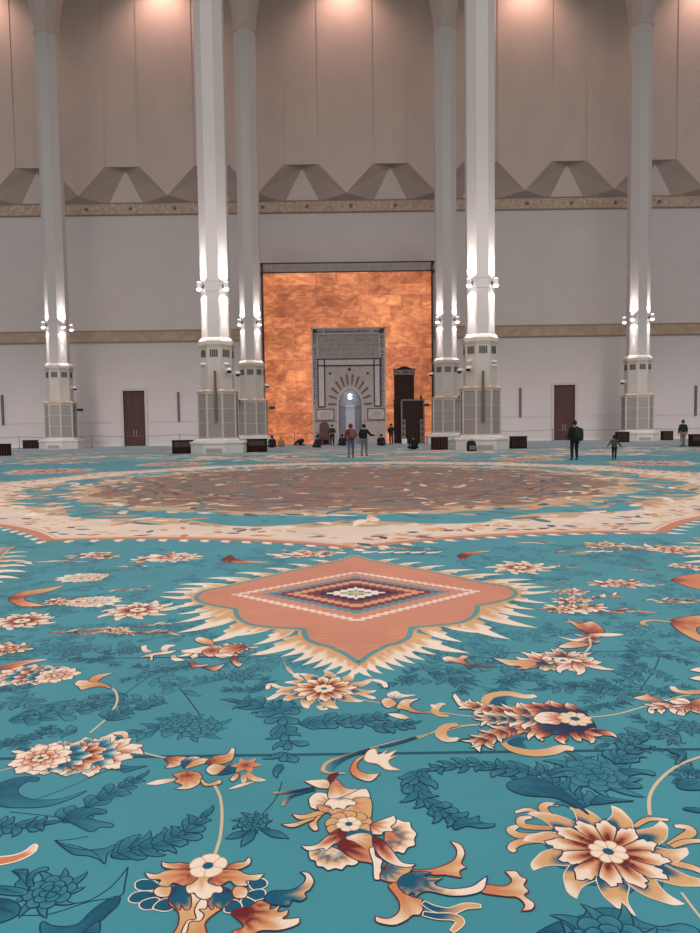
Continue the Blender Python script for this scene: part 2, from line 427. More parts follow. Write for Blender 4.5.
# ------------------------------------------------------------------ backlit onyx wall and mihrab
PY = 62.6
def X(px, py=350): return at(px, py, PY)[0]
def Z(py, px=350): return at(px, py, PY)[1]
xl, xr = at(264.5, 350, PY)[0], at(431.5, 350, PY)[0]
z1 = at(350, 272.3, PY)[1]; z2 = at(350, 262, PY)[1]
def onyx():
    m = bpy.data.materials.new('backlit_onyx'); m.use_nodes = True; nt = m.node_tree; b = nt.nodes['Principled BSDF']
    tc = nt.nodes.new('ShaderNodeTexCoord'); mp = nt.nodes.new('ShaderNodeMapping'); mp.inputs['Rotation'].default_value = (PI / 2, 0, 0)
    nt.links.new(tc.outputs['Object'], mp.inputs['Vector'])
    br = nt.nodes.new('ShaderNodeTexBrick'); br.inputs['Scale'].default_value = 1.; br.inputs['Brick Width'].default_value = 1.9; br.inputs['Row Height'].default_value = .95
    br.inputs['Mortar Size'].default_value = .012; br.inputs['Mortar Smooth'].default_value = .6; br.inputs['Bias'].default_value = 0
    br.inputs['Color1'].default_value = (1, 1, 1, 1); br.inputs['Color2'].default_value = (.58, .54, .50, 1); br.inputs['Mortar'].default_value = (.5, .46, .44, 1)
    nt.links.new(mp.outputs['Vector'], br.inputs['Vector'])
    mp2 = nt.nodes.new('ShaderNodeMapping'); mp2.inputs['Scale'].default_value = (.55, .55, 1.0)
    nt.links.new(tc.outputs['Object'], mp2.inputs['Vector'])
    n = nt.nodes.new('ShaderNodeTexNoise'); n.inputs['Scale'].default_value = 2.0; n.inputs['Detail'].default_value = 9; n.inputs['Roughness'].default_value = .68; n.inputs['Distortion'].default_value = .8
    nt.links.new(mp2.outputs['Vector'], n.inputs['Vector'])
    r = nt.nodes.new('ShaderNodeValToRGB')
    e = r.color_ramp.elements
    e[0].position = .28; e[0].color = (.40, .115, .055, 1); e[1].position = .74; e[1].color = (1., .66, .30, 1)
    for p_, c_ in ((.40, (.56, .17, .075, 1)), (.52, (.74, .245, .10, 1)), (.63, (.92, .38, .15, 1))):
        k = e.new(p_); k.color = c_
    nt.links.new(n.outputs['Fac'], r.inputs['Fac'])
    n2 = nt.nodes.new('ShaderNodeTexNoise'); n2.inputs['Scale'].default_value = .22; n2.inputs['Detail'].default_value = 2
    nt.links.new(tc.outputs['Object'], n2.inputs['Vector'])
    r2 = nt.nodes.new('ShaderNodeValToRGB'); r2.color_ramp.elements[0].position = .35; r2.color_ramp.elements[0].color = (.66, .58, .58, 1); r2.color_ramp.elements[1].position = .65; r2.color_ramp.elements[1].color = (1.08, 1.1, 1.1, 1)
    nt.links.new(n2.outputs['Fac'], r2.inputs['Fac'])
    m1 = nt.nodes.new('ShaderNodeMixRGB'); m1.blend_type = 'MULTIPLY'; m1.inputs[0].default_value = .9
    nt.links.new(r.outputs['Color'], m1.inputs[1]); nt.links.new(br.outputs['Color'], m1.inputs[2])
    m2 = nt.nodes.new('ShaderNodeMixRGB'); m2.blend_type = 'MULTIPLY'; m2.inputs[0].default_value = 1
    nt.links.new(m1.outputs[0], m2.inputs[1]); nt.links.new(r2.outputs['Color'], m2.inputs[2])
    b.inputs['Roughness'].default_value = .4
    nt.links.new(m2.outputs[0], b.inputs['Base Color']); nt.links.new(m2.outputs[0], b.inputs['Emission Color'])
    b.inputs['Emission Strength'].default_value = .62
    return m
ony = thing('onyx_wall_panel', 'large square glowing orange onyx panel behind the prayer niche', 'wall panel', (0, PY, 0))
ob = MB(); ox0, ox1, oz = at(330, 390, PY)[0], at(370, 390, PY)[0], at(349, 380, PY)[1]
ob.box(xl, ox0, 0, 1.38, 0, z1); ob.box(ox1, xr, 0, 1.38, 0, z1); ob.box(ox0, ox1, 0, 1.38, oz, z1)
ob.build('stone_face', onyx(), ony)
b = MB(); b.box(xl - .16, xl, -.06, 1.38, 0, z2); b.box(xr, xr + .16, -.06, 1.38, 0, z2); b.box(xl - .35, xr + .35, -.06, 1.38, z1, z1 + .1); b.box(xl - .35, xr + .35, -.06, 1.38, z2 - .1, z2)
b.build('metal_frame', MT['ink'], ony)
b = MB(); b.box(xl, xr, -.02, 1.38, z1 + .1, z2 - .1)
b.m = 1
for sx in (xl + .1, xr - .9):
    for q in range(3): b.box(sx + .1 + .25 * q, sx + .2 + .25 * q, -.04, 0, z1 + .2, z2 - .2)
b.m = 2
for q in range(-22, 23): b.box(q * .3 - .05, q * .3 + .05, -.03, 0, z1 + .35, z2 - .35)
b.build('lintel', [MT['marble'], MT['marblel'], MT['marbled']], ony)

MY = PY - .5
def mx(px): return at(px, 390, MY)[0]
def mz(py): return at(349, py, MY)[1]
mih = thing('mihrab', 'grey marble prayer niche portal set in the glowing orange panel', 'prayer niche', (0, MY, 0))
X0, X1 = mx(312.3), mx(386); ZT = mz(327.5)
ax0, ax1 = mx(338.3), mx(361.5); axc = (ax0 + ax1) / 2; zs = mz(404.5); rA = (ax1 - ax0) / 2     # niche opening
arc = [(axc + rA * math.cos(a), zs + rA * 1.36 * math.sin(a)) for a in [PI * k / 16 for k in range(17)]]
b = MB()
b.box(X0, ax0, 0, .5, 0, zs); b.box(ax1, X1, 0, .5, 0, zs)
# slab above the springing with arch cut
up_ = [(X1, zs), (X1, ZT), (X0, ZT), (X0, zs)] + [(axc - rA * math.cos(a), zs + rA * 1.36 * math.sin(a)) for a in [PI * k / 16 for k in range(17)]]
n_ = len(up_)
fv = [(x, 0, z) for x, z in up_]
# build as quads between the outline and arch
def arch_face(mb, y, N_=16):
    top = [(axc - rA * math.cos(PI * k / N_), zs + rA * 1.36 * math.sin(PI * k / N_)) for k in range(N_ + 1)]
    for k in range(N_):
        (xa, za), (xb, zb) = top[k], top[k + 1]
        xa2, xb2 = X0 + (X1 - X0) * k / N_, X0 + (X1 - X0) * (k + 1) / N_
        mb.add([(xa, y, za), (xb, y, zb), (xb2, y, ZT), (xa2, y, ZT)], [(0, 1, 2), (0, 2, 3)] if k < N_ // 2 else [(0, 1, 3), (1, 2, 3)])
    mb.add([(X0, y, zs), (ax0, y, zs), (X0, y, ZT)], [(0, 1, 2)])
    mb.add([(ax1, y, zs), (X1, y, zs), (X1, y, ZT)], [(0, 1, 2)])
arch_face(b, 0); arch_face(b, .2, 22)
b.box(X0, X1, .02, .5, ZT - .03, ZT); b.box(X0, X0 + .02, 0, .5, zs, ZT); b.box(X1 - .02, X1, 0, .5, zs, ZT)
for k in range(16):
    (xa, za), (xb, zb) = arc[k], arc[k + 1]
    b.add([(xa, 0, za), (xb, 0, zb), (xb, .5, zb), (xa, .5, za)], [(0, 1, 2, 3)])
b.build('surround', MT['marble'], mih)
# outer border with calligraphic band
b = MB(); bw = .5
b.box(X0, X0 + .1, -.05, .01, 0, ZT); b.box(X1 - .1, X1, -.05, .01, 0, ZT); b.box(X0, X1, -.05, .01, ZT - .1, ZT)
b.box(X0 + bw, X0 + bw + .07, -.05, .01, mz(407), ZT - bw); b.box(X1 - bw - .07, X1 - bw, -.05, .01, mz(407), ZT - bw); b.box(X0 + bw, X1 - bw, -.05, .01, ZT - bw - .07, ZT - bw)
b.build('border', MT['marblel'], mih)
b = MB(); r_ = random.Random(3)
def glyphs(mb, x0, x1, z0, z1, vert):
    L = (z1 - z0) if vert else (x1 - x0); t = 0
    while t < L - .1:
        wd = r_.uniform(.05, .2); hh = r_.uniform(.55, 1.)
        if vert: mb.box(x0 + (x1 - x0) * (1 - hh) * r_.random(), x0 + (x1 - x0) * (1 - (1 - hh) * r_.random()), -.025, .01, z0 + t, z0 + t + wd * .6)
        else: mb.box(x0 + t, x0 + t + wd * .6, -.025, .01, z0 + (z1 - z0) * (1 - hh) * .4, z0 + (z1 - z0) * hh)
        if r_.random() < .5:
            if vert: mb.box(x0 + .02, x0 + .09, -.025, .01, z0 + t, z0 + t + wd + .1)
            else: mb.box(x0 + t, x0 + t + wd + .12, -.025, .01, z0 + .03, z0 + .11)
        t += wd + r_.uniform(.0, .05)
        if r_.random() < .07: t += .2
for args in ((X0 + .13, X0 + bw - .03, mz(407), ZT - .15, True), (X1 - bw + .03, X1 - .13, mz(407), ZT - .15, True), (X0 + .15, X1 - .15, ZT - bw + .05, ZT - .13, False)):
    b = MB(); b.box(args[0] - .02, args[1] + .02, -.012, .01, args[2], args[3] + .02); b.m = 1; glyphs(b, *args); b.build('inscription', [MT['marble'], MT['blueink']], mih)
# darker upper tablet
b = MB(); b.box(mx(318), mx(380), -.02, .01, mz(357.5), mz(333.5)); b.m = 1
for i in range(16):
    for j in range(5):
        if r_.random() < .75:
            xx = mx(320) + i * (mx(379) - mx(320)) / 16; zz = mz(355) + j * .42
            b.box(xx + .04, xx + .04 + r_.uniform(.08, .22), -.035, 0, zz, zz + r_.uniform(.05, .14))
b.build('tablet', [MT['marbled'], mat('faint_inlay', (.20, .165, .15), .5, .1, 6)], mih)
# inlaid rectangular frame
b = MB(); fx0, fx1, fx2, fx3 = mx(318.2), mx(324.8), mx(374.3), mx(380.3); fz0, fz1, fz2 = mz(406.5), mz(365.5), mz(359)
lw = .06
for x in (fx0, fx1, fx2, fx3): b.box(x - lw, x + lw, -.06, .01, fz0, fz2)
for z in (fz1, fz2): b.box(fx0 - lw, fx3 + lw, -.06, .01, z - lw, z + lw)
b.box(fx0, fx1, -.06, .01, fz0 - lw, fz0 + lw); b.box(fx2, fx3, -.06, .01, fz0 - lw, fz0 + lw)
b.build('inlay_frame', MT['ink'], mih)
b = MB(); b.box(fx0 + lw, fx1 - lw, -.04, .01, fz0 + lw, fz1 - lw); b.box(fx2 + lw, fx3 - lw, -.04, .01, fz0 + lw, fz1 - lw)
b.box(fx1 + lw, fx2 - lw, -.04, .01, fz1 + lw, fz2 - lw); b.box(fx0 + lw, fx1 - lw, -.04, .01, fz1 + lw, fz2 - lw); b.box(fx2 + lw, fx3 - lw, -.04, .01, fz1 + lw, fz2 - lw)
b.build('pale_band', MT['marblel'], mih)
# radial voussoirs
for k in range(12):
    a = .02 + (PI - .04) * k / 11; c_, s_ = math.cos(a), math.sin(a)
    i0, i1 = (axc + 1.22 * c_, zs + 1.75 * s_), (axc + 1.95 * c_, zs + 2.70 * s_)
    L_ = math.hypot(i1[0] - i0[0], i1[1] - i0[1]); ux, uz = (i1[1] - i0[1]) / L_, -(i1[0] - i0[0]) / L_
    b = MB(); b.prism([(i0[0] + ux * .07, i0[1] + uz * .07), (i0[0] - ux * .07, i0[1] - uz * .07), (i1[0] - ux * .1, i1[1] - uz * .1), (i1[0] + ux * .1, i1[1] + uz * .1)], -.05, .01)
    b.build('voussoir_inlay', MT['brownink'], mih)
b = MB()
arc2 = [(axc + (rA + .12) * math.cos(PI * k / 16), zs + (rA * 1.36 + .12) * math.sin(PI * k / 16)) for k in range(17)]
for k in range(16):
    (xa, za), (xb, zb) = arc[k], arc[k + 1]; (xc, zc), (xd, zd) = arc2[k], arc2[k + 1]
    b.prism([(xa, za), (xc, zc), (xd, zd), (xb, zb)], -.06, .0)
b.box(ax0 - .12, ax0, -.06, 0, 0, zs); b.box(ax1, ax1 + .12, -.06, 0, 0, zs)
b.build('arch_moulding', MT['marblel'], mih)
for px, py, r in ((330.2, 373.5, .16), (349.3, 369.3, .19), (367.8, 373.3, .16)):
    cx, cz = at(px, py, MY); b = MB()
    b.prism([(cx + (r if q % 2 == 0 else r * .5) * math.sin(q * PI / 8), cz + (r if q % 2 == 0 else r * .5) * math.cos(q * PI / 8)) for q in range(16)], -.05, .01)
    b.build('star_boss', MT['ink'], mih)
# side medallions
for px0, px1 in ((315.5, 334), (367, 385)):
    a_, c_ = mx(px0), mx(px1); z0, z1_ = mz(420.5), mz(408.5)
    b = MB(); b.box(a_, c_, -.04, .01, z0, z0 + .06); b.box(a_, c_, -.04, .01, z1_ - .06, z1_); b.box(a_, a_ + .06, -.04, .01, z0, z1_); b.box(c_ - .06, c_, -.04, .01, z0, z1_)
    hw = (c_ - a_) / 2 - .1; hh = (z1_ - z0) / 2 - .08; cx, cz = (a_ + c_) / 2, (z0 + z1_) / 2
    md = b.build('medallion_frame', MT['ink'], mih)
    b = MB(); b.prism([(cx + hw * math.cos(q * PI / 12), cz + hh * math.sin(q * PI / 12)) for q in range(24)], -.05, .01)
    b.m = 1; b.prism([(cx + hw * .72 * math.cos(q * PI / 12), cz + hh * .7 * math.sin(q * PI / 12)) for q in range(24)], -.07, .01)
    b.build('medallion', [MT['marblel'], mat('pinkish_marble', (.42, .34, .31), .5, .12, 4)], md)
# plain lower dado joints
for sx in (-1, 1):
    e0, e1 = (X0, ax0 - .12) if sx < 0 else (ax1 + .12, X1)
    b = MB(); b.box(e0, e1, -.02, .01, mz(421.5), mz(421)); b.build('joint_line', MT['brownink'], mih)
# the niche itself: half-round recess with semi-dome
b = MB(); N = 12
prof = []
for k in range(N + 1):
    a = PI * k / N
    prof.append((axc - rA * math.cos(a), .5 + .7 * math.sin(a)))
rings = [[(x, y, 0) for x, y in prof], [(x, y, zs) for x, y in prof]]
for j in range(1, 6):
    t_ = j / 6 * PI / 2
    rings.append([(axc + (x - axc) * math.cos(t_), .5 + (y - .5) * math.cos(t_), zs + rA * 1.36 * math.sin(t_)) for x, y in prof])
for k in range(len(rings) - 1):
    vs = rings[k] + rings[k + 1]; n1 = N + 1
    b.add(vs, [(i, i + 1, i + 1 + n1, i + n1) for i in range(N)])
b.build('niche', MT['niche'], mih, True)
b = MB(); b.box(axc - .42, axc + .42, 1.02, 1.1, 0, zs); b.build('niche_panel', mat('pale_niche_panel', (.50, .48, .56), .4, .06, 2), mih)
b = MB(); b.box(ax0 + .02, ax1 - .02, .55, .62, zs - .05, zs + .03); b.build('niche_rail', MT['niche'], mih)
nl = thing('niche_lamp', 'bright white twin-globe lamp hanging inside the prayer niche', 'lamp', (axc, MY + .75, 0))
for py in (395.2, 398.2):
    b = MB(); b.ball((0, 0, at(349, py, MY + .75)[1]), .19, .12, .11, 12, 8); b.build('globe', MT['nlamp'], nl, True)
b = MB(); b.tube([(0, 0, at(349, 394, MY + .75)[1]), (0, 0, zs + rA * .93)], .012); b.build('hanging_rod', MT['dark'], nl)
ll = bpy.data.lights.new('niche_light', 'POINT'); ll.energy = 5; ll.color = (.85, .9, 1); ll.shadow_soft_size = .15
lo = bpy.data.objects.new('niche_light', ll); C.objects.link(lo); lo.location = (axc, MY + .3, at(349, 401, MY)[1])

# minbar (stepped pulpit)
NY = 60.6
def nx_(px): return at(px, 420, NY)[0]
def nz_(py): return at(415, py, NY)[1]
mn = thing('minbar', 'tall dark wooden pulpit with a canopy standing before the orange panel', 'pulpit', (0, NY, 0))
a0, a1 = nx_(395.8), nx_(415.3)
b = MB(); b.box(a0, a1, .9, 1.9, 0, nz_(374)); b.box(nx_(395.2), a0 + .2, .85, 1.95, 0, nz_(399)); b.build('tower', MT['wood'], mn, bevel=.02)
b = MB(); b.box(a0 - .05, a1 + .1, .82, 1.98, nz_(374), nz_(369)); b.m = 1
for q, wq in ((.18, .16), (.75, .5), (1.45, .16)): b.box(a0 + q, a0 + q + wq, .80, .9, nz_(372.6), nz_(370.3))
b.build('canopy_band', [MT['greywood'], MT['ink']], mn)
b = MB(); cx = (a0 + a1) / 2
b.prism([(a0 - .05, nz_(369)), (a0 - .05, nz_(367.3)), (a0 + .1, nz_(368.2)), (cx - .5, nz_(367)), (cx - .2, nz_(365.6)), (cx, nz_(365.1)), (cx + .2, nz_(365.6)), (cx + .5, nz_(367)), (a1, nz_(368.2)), (a1 + .1, nz_(366.8)), (a1 + .1, nz_(369))], .85, 1.95)
b.build('canopy_crest', MT['wood'], mn)
p0, p1 = nx_(400.6), nx_(424)
b = MB(); b.box(p0 + .1, p1 - .1, -.4, .85, 0, nz_(401)); b.build('stair_block', MT['wood'], mn)
b = MB(); b.box(p0, p0 + .13, -.5, -.3, 0, nz_(399.5)); b.box(p1 - .13, p1, -.5, -.3, 0, nz_(399.5)); b.box(p0, p1, -.5, -.3, nz_(401), nz_(399.5)); b.build('portal_frame', MT['greywood'], mn, bevel=.01)
b = MB(); b.box(p0 + .13, (p0 + p1) / 2 - .01, -.44, -.4, .05, nz_(401)); b.box((p0 + p1) / 2 + .01, p1 - .13, -.44, -.4, .05, nz_(401)); b.build('portal_door', MT['wood'], mn)
for e0, e1 in ((nx_(400.8), nx_(405)), (nx_(419.3), nx_(423.5))):
    b = MB(); b.box(e0, e1, -.62, -.45, 0, nz_(419.5)); b.m = 1
    for py in (422.8, 428.5, 434): b.box((e0 + e1) / 2 - .1, (e0 + e1) / 2 + .1, -.64, -.6, nz_(py) - .12, nz_(py) + .12)
    b.build('side_panel', [MT['greywood'], MT['ink']], mn)
b = MB(); fx_ = nx_(421); b.octo([(.1, nz_(401)), (.1, nz_(397.5)), (.04, nz_(395.5)), (.01, nz_(393))], fx_, -.2, 8); b.build('finial', MT['wood'], mn)
b = MB(); b.box(nx_(401), nx_(406), -.95, -.55, 0, nz_(438.5)); b.build('stone_step', MT['plinth'], mn, bevel=.02)

# arched wooden chair by the niche
chx, chz = at(324.3, 430, 60.2)
ch = thing('armchair', 'brown round-backed wooden armchair against the marble left of the niche', 'chair', (chx, 60.2, 0))
tz = at(324, 421.5, 60.2)[1]
b = MB(); hw = .44; pts = [(-hw, .0), (hw, .0), (hw, tz - .5)] + [(hw * math.cos(q * PI / 10), tz - .5 + .5 * math.sin(q * PI / 10)) for q in range(1, 10)] + [(-hw, tz - .5)]
b.prism(pts, .1, .22); b.build('backrest', MT['woodlight'], ch, bevel=.02)
MB().box(-.46, .46, -.42, .1, .38, .5).build('seat', MT['woodlight'], ch, bevel=.02)
for sx in (-1, 1):
    MB().box(sx * .46 - .05, sx * .46 + .05, -.45, .1, .72, .8).build('armrest', MT['woodlight'], ch, bevel=.01)
    MB().box(sx * .42 - .04, sx * .42 + .04, -.42, -.34, 0, .72).build('leg', MT['woodlight'], ch)
    MB().box(sx * .42 - .04, sx * .42 + .04, .02, .1, 0, .72).build('leg', MT['woodlight'], ch)
rs = thing('book_stand', 'brown wooden book stand beside the round-backed armchair', 'book stand', (*fl(322.5, 445.2), 0))
b = MB(); b.box(-.38, .38, -.2, .2, 0, .06); b.box(-.06, .06, -.06, .06, .06, .8); b.build('base', MT['woodlight'], rs)
b = MB(); b.add([(-.4, -.2, .78), (.4, -.2, .78), (.4, .22, 1.02), (-.4, .22, 1.02), (-.4, -.2, .72), (.4, -.2, .72), (.4, .22, .96), (-.4, .22, .96)], [(0, 1, 2, 3), (7, 6, 5, 4), (0, 4, 5, 1), (1, 5, 6, 2), (2, 6, 7, 3), (3, 7, 4, 0)]); b.build('top', MT['woodlight'], rs)

# low dark bookcases
def bookcase(px0, px1, pyb, pyt, lab, slats):
    x0, y0 = fl(px0, pyb); x1, y1 = fl(px1, pyb); yc = (y0 + y1) / 2
    h = at((px0 + px1) / 2, pyt, yc)[1]; w_ = x1 - x0
    t = thing('low_bookcase', lab, 'bookcase', ((x0 + x1) / 2, yc + .25, 0), 0, 'low wooden bookcases on the carpet')
    b = MB(); b.box(-w_ / 2, w_ / 2, .0, .25, 0, h - .05); b.box(-w_ / 2, -w_ / 2 + .06, -.22, .0, 0, h - .05); b.box(w_ / 2 - .06, w_ / 2, -.22, .0, 0, h - .05); b.box(-w_ / 2 + .06, w_ / 2 - .06, -.22, 0, 0, .08)
    b.build('body', MT['wood'], t)
    MB().box(-w_ / 2 - .03, w_ / 2 + .03, -.25, .27, h - .05, h).build('top', MT['wood'], t, bevel=.01)
    if slats:
        n = 9
        b = MB()
        for i in range(n): xx = -w_ / 2 + .1 + (w_ - .2) * i / (n - 1); b.box(xx - .02, xx + .02, -.21, -.15, .08, h - .05)
        b.build('slat_front', MT['woodlight'], t)
    else:
        MB().box(-w_ / 2 + .06, w_ / 2 - .06, -.2, 0, h * .5 - .02, h * .5 + .03).build('shelf', MT['woodlight'], t)
        b = MB(); b.box(-w_ / 2 + .1, w_ / 2 - .1, -.17, -.02, .1, h * .45); b.m = 1; b.box(-w_ / 2 + .1, w_ / 2 - .1, -.17, -.02, h * .5 + .05, h * .9)
        b.build('drawer_front', [MT['wood'], mat('mid_wood', (.08, .05, .04), .5, .2, 4)], t)
bookcase(173, 191, 453.8, 440.2, 'dark bookcase left of the left front column plinth', False)
bookcase(247, 266, 452.2, 439, 'dark bookcase right of the left front column plinth', False)
bookcase(431.5, 448.5, 449.8, 437.3, 'dark bookcase left of the right front column plinth', True)
bookcase(510.5, 528, 448.6, 436.3, 'dark slatted bookcase right of the right front column plinth', True)
bookcase(24, 36, 448.6, 440.2, 'small dark bookcase left of the column plinth beside the left door', True)
bookcase(-14, 5.8, 456, 444, 'dark bookcase cut off by the left edge of the photo', True)
bookcase(616, 631, 442.3, 431.8, 'dark bookcase beside the walking child and column plinth', True)
bookcase(661.5, 675, 440.2, 431, 'small dark bookcase left of the man in green jacket', True)
bookcase(690, 712, 446.6, 434.2, 'dark bookcase cut off by the right edge of the photo', False)

# rope barrier along the wall
def post(x, y, h, lab):
    t = thing('barrier_post', lab, 'barrier post', (x, y, 0), 0, 'rope barrier posts along the wall')
    b = MB(); b.octo([(.16, 0), (.16, .025), (.04, .05)], n=12); b.build('foot', MT['greywood'], t)
    b = MB(); b.tube([(0, 0, .04), (0, 0, h)], .026); b.build('pole', MT['greywood'], t)
    b = MB(); b.ball((0, 0, h + .02), .05, .05, .05, 10, 6); b.build('cap', MT['greywood'], t, True)
posts = [(-29.0, 60.6, 'thin barrier post standing just left of small bookcase at far left'), (-22.5, 60.3, 'thin barrier post right of the column plinth beside left door'),
         (-15.0, 61.0, 'thin barrier post behind bookcase left of left front column'), (-10.4, 61.6, 'thin barrier post between the left front column and the onyx column'),
         (-4.9, 61.4, 'thin barrier post before left half of the orange panel'), (-2.9, 61.2, 'thin barrier post beside the round-backed armchair'),
         (2.6, 61.2, 'thin barrier post on right side of the prayer niche'), (12.0, 61.2, 'thin barrier post behind the bookcase right of right front column'),
         (18.0, 61.2, 'thin barrier post before the wall just left of the right door'), (26.2, 60.8, 'thin barrier post right of the column plinth beside right door'), (31.3, 60.8, 'thin barrier post near the right edge of the photo')]
for x, y, lab in posts: post(x, y, 1.02, lab)
def rope(a, b_, lab):
    pts = []; dd = Vector((b_[0] - a[0], b_[1] - a[1])).normalized() * .055
    a = (a[0] + dd.x, a[1] + dd.y); b_ = (b_[0] - dd.x, b_[1] - dd.y)
    for i in range(13):
        t = i / 12; pts.append((a[0] + (b_[0] - a[0]) * t, a[1] + (b_[1] - a[1]) * t, 1.04 - .10 * 4 * t * (1 - t)))
    m = MB().tube(pts, .02, 6); tag(m.build('barrier_rope', MT['greywood']), lab, 'rope', 'ropes strung between barrier posts')
rope((-36, 60.8), posts[0], 'rope running off the left edge beyond the first barrier post')
rope(posts[0], posts[1], 'rope passing behind the column plinth left of the left door')
rope(posts[1], posts[2], 'rope crossing in front of the left brown door')
rope(posts[2], posts[3], 'rope behind the left front column plinth')
rope(posts[3], posts[4], 'rope in front of the left part of orange panel')
rope(posts[4], posts[5], 'short rope at the left edge of the marble portal')
rope(posts[7], posts[8], 'rope before the wall between right front column and right door')
rope(posts[8], posts[9], 'rope crossing in front of the right brown door')
rope(posts[9], posts[10], 'rope behind the man in the green jacket')
# ------------------------------------------------------------------ people
def skin(name, nodes, edges, root, m, parent, sub=2):
    names = list(nodes); idx = {n: i for i, n in enumerate(names)}
    me = bpy.data.meshes.new(name); me.from_pydata([nodes[n][0] for n in names], [(idx[a], idx[b]) for a, b in edges], [])
    o = bpy.data.objects.new(name + '_tmp', me); C.objects.link(o)
    o.modifiers.new('s', 'SKIN')
    for n, sv in zip(names, me.skin_vertices[0].data):
        r = nodes[n][1]; r = r if isinstance(r, tuple) else (r, r)
        sv.radius = r; sv.use_root = (n == root)
    if sub:
        s = o.modifiers.new('u', 'SUBSURF'); s.levels = sub; s.render_levels = sub
    dg = bpy.context.evaluated_depsgraph_get(); dg.update()
    nm = bpy.data.meshes.new_from_object(o.evaluated_get(dg))
    bpy.data.objects.remove(o)
    nm.materials.clear(); nm.materials.append(m)
    for p in nm.polygons: p.use_smooth = True
    r = bpy.data.objects.new(name, nm); C.objects.link(r); r.parent = parent
    return r
def person(x, y, face, h, label, top, legs, pose='stand', arms=None, shoes='shoe', hair='hair', coat_len=.86, extra=None, child=False, stride=0., hood=False):
    """face: heading angle (0 looks away from the camera); joints for a 1.75 m figure"""
    t = thing('person', label, 'person', (x, y, 0), face)
    k = h / 1.75
    hd = 1.25 if child else 1.
    V3 = lambda a, b, c: (a * k, b * k, c * k)
    J = {}
    if pose == 'stand':
        J.update(pel=(0, 0, .95), bel=(0, .0, 1.08), che=(0, .01, 1.28), nb=(0, 0, 1.46), nk=(0, .01, 1.53), hd=(0, .03, 1.63), ht=(0, .02, 1.70))
        for s, n in ((-1, 'l'), (1, 'r')):
            st = stride * s
            J['hp' + n] = (s * .10, 0, .90); J['kn' + n] = (s * .105, st * .5 + .02, .50); J['an' + n] = (s * .11, st * 1.0 - .02 + (-.06 if st < 0 else 0), .09 + (.05 if st < 0 else 0)); J['to' + n] = (s * .13, st * 1.0 + .16, .045)
            J['sh' + n] = (s * .19, 0, 1.42)
            e, w_ = (arms or {}).get(n, ((s * .26, -.02, 1.14), (s * .27, .06, .90)))
            J['el' + n] = e; J['wr' + n] = w_
    elif pose == 'sit':      # cross-legged on the floor
        J.update(pel=(0, 0, .13), bel=(0, .02, .27), che=(0, .05, .47), nb=(0, .08, .64), nk=(0, .10, .70), hd=(0, .13, .79), ht=(0, .13, .86))
        for s, n in ((-1, 'l'), (1, 'r')):
            J['hp' + n] = (s * .11, .02, .12); J['kn' + n] = (s * .36, .30, .14); J['an' + n] = (s * -.02, .36, .08); J['to' + n] = (s * -.14, .38, .06)
            J['sh' + n] = (s * .19, .06, .60); J['el' + n] = (s * .28, .10, .33); J['wr' + n] = (s * .20, .32, .22)
    elif pose == 'bow':      # prostrating
        J.update(pel=(0, -.18, .42), bel=(0, -.02, .46), che=(0, .18, .40), nb=(0, .36, .28), nk=(0, .41, .22), hd=(0, .48, .14), ht=(0, .54, .11))
        for s, n in ((-1, 'l'), (1, 'r')):
            J['hp' + n] = (s * .11, -.20, .38); J['kn' + n] = (s * .15, .08, .08); J['an' + n] = (s * .12, -.36, .08); J['to' + n] = (s * .12, -.48, .05)
            J['sh' + n] = (s * .19, .32, .30); J['el' + n] = (s * .33, .30, .12); J['wr' + n] = (s * .26, .52, .05)
    J = {a: V3(*b) for a, b in J.items()}
    ar = lambda a, f: tuple(v * k * f for v in (a if isinstance(a, tuple) else (a, a)))
    R_ = dict(pel=(.15, .11), bel=(.14, .105), che=(.16, .115), nb=.075, nk=.055, hd=.092 * hd, ht=.07 * hd, hp=.09, kn=.062, an=.043, to=.038, sh=.068, el=.05, wr=.034)
    nodes = {}; edges = [('pel', 'bel'), ('bel', 'che'), ('che', 'nb'), ('nb', 'nk'), ('nk', 'hd'), ('hd', 'ht')]
    for a, p in J.items(): nodes[a] = (p, ar(R_.get(a, R_.get(a[:2], .05)), 1))
    for n, s in (('l', -1), ('r', 1)):
        edges += [('pel', 'hp' + n), ('hp' + n, 'kn' + n), ('kn' + n, 'an' + n), ('an' + n, 'to' + n), ('che', 'sh' + n), ('sh' + n, 'el' + n), ('el' + n, 'wr' + n)]
        w_ = Vector(J['wr' + n]); e = Vector(J['el' + n]); dv = (w_ - e).normalized(); sd = dv.cross(Vector((s, .2, 0)))
        if sd.length < .1: sd = Vector((0, 1, 0))
        sd.normalize()
        pa = w_ + dv * .06 * k; nodes['pa' + n] = (tuple(pa), ar((.030, .030), 1)); edges.append(('wr' + n, 'pa' + n))
        for q, (o_, L) in enumerate(((-.026, .075), (-.009, .088), (.009, .084), (.026, .065))):
            a1 = pa + dv * .03 * k + sd * o_ * k; a2 = a1 + dv * L * .55 * k; a3 = a2 + (dv * .7 + Vector((-s * .5, .2, 0))).normalized() * L * .45 * k
            nodes['f%d%s1' % (q, n)] = (tuple(a1), ar(.011, 1)); nodes['f%d%s2' % (q, n)] = (tuple(a2), ar(.009, 1)); nodes['f%d%s3' % (q, n)] = (tuple(a3), ar(.007, 1))
            edges += [('pa' + n, 'f%d%s1' % (q, n)), ('f%d%s1' % (q, n), 'f%d%s2' % (q, n)), ('f%d%s2' % (q, n), 'f%d%s3' % (q, n))]
        b1 = w_ + dv * .04 * k + Vector((-s * .02, .035, 0)) * k; b2 = b1 + dv * .04 * k + Vector((0, .012, 0)) * k
        nodes['t1' + n] = (tuple(b1), ar(.011, 1)); nodes['t2' + n] = (tuple(b2), ar(.008, 1)); edges += [('pa' + n, 't1' + n), ('t1' + n, 't2' + n)]
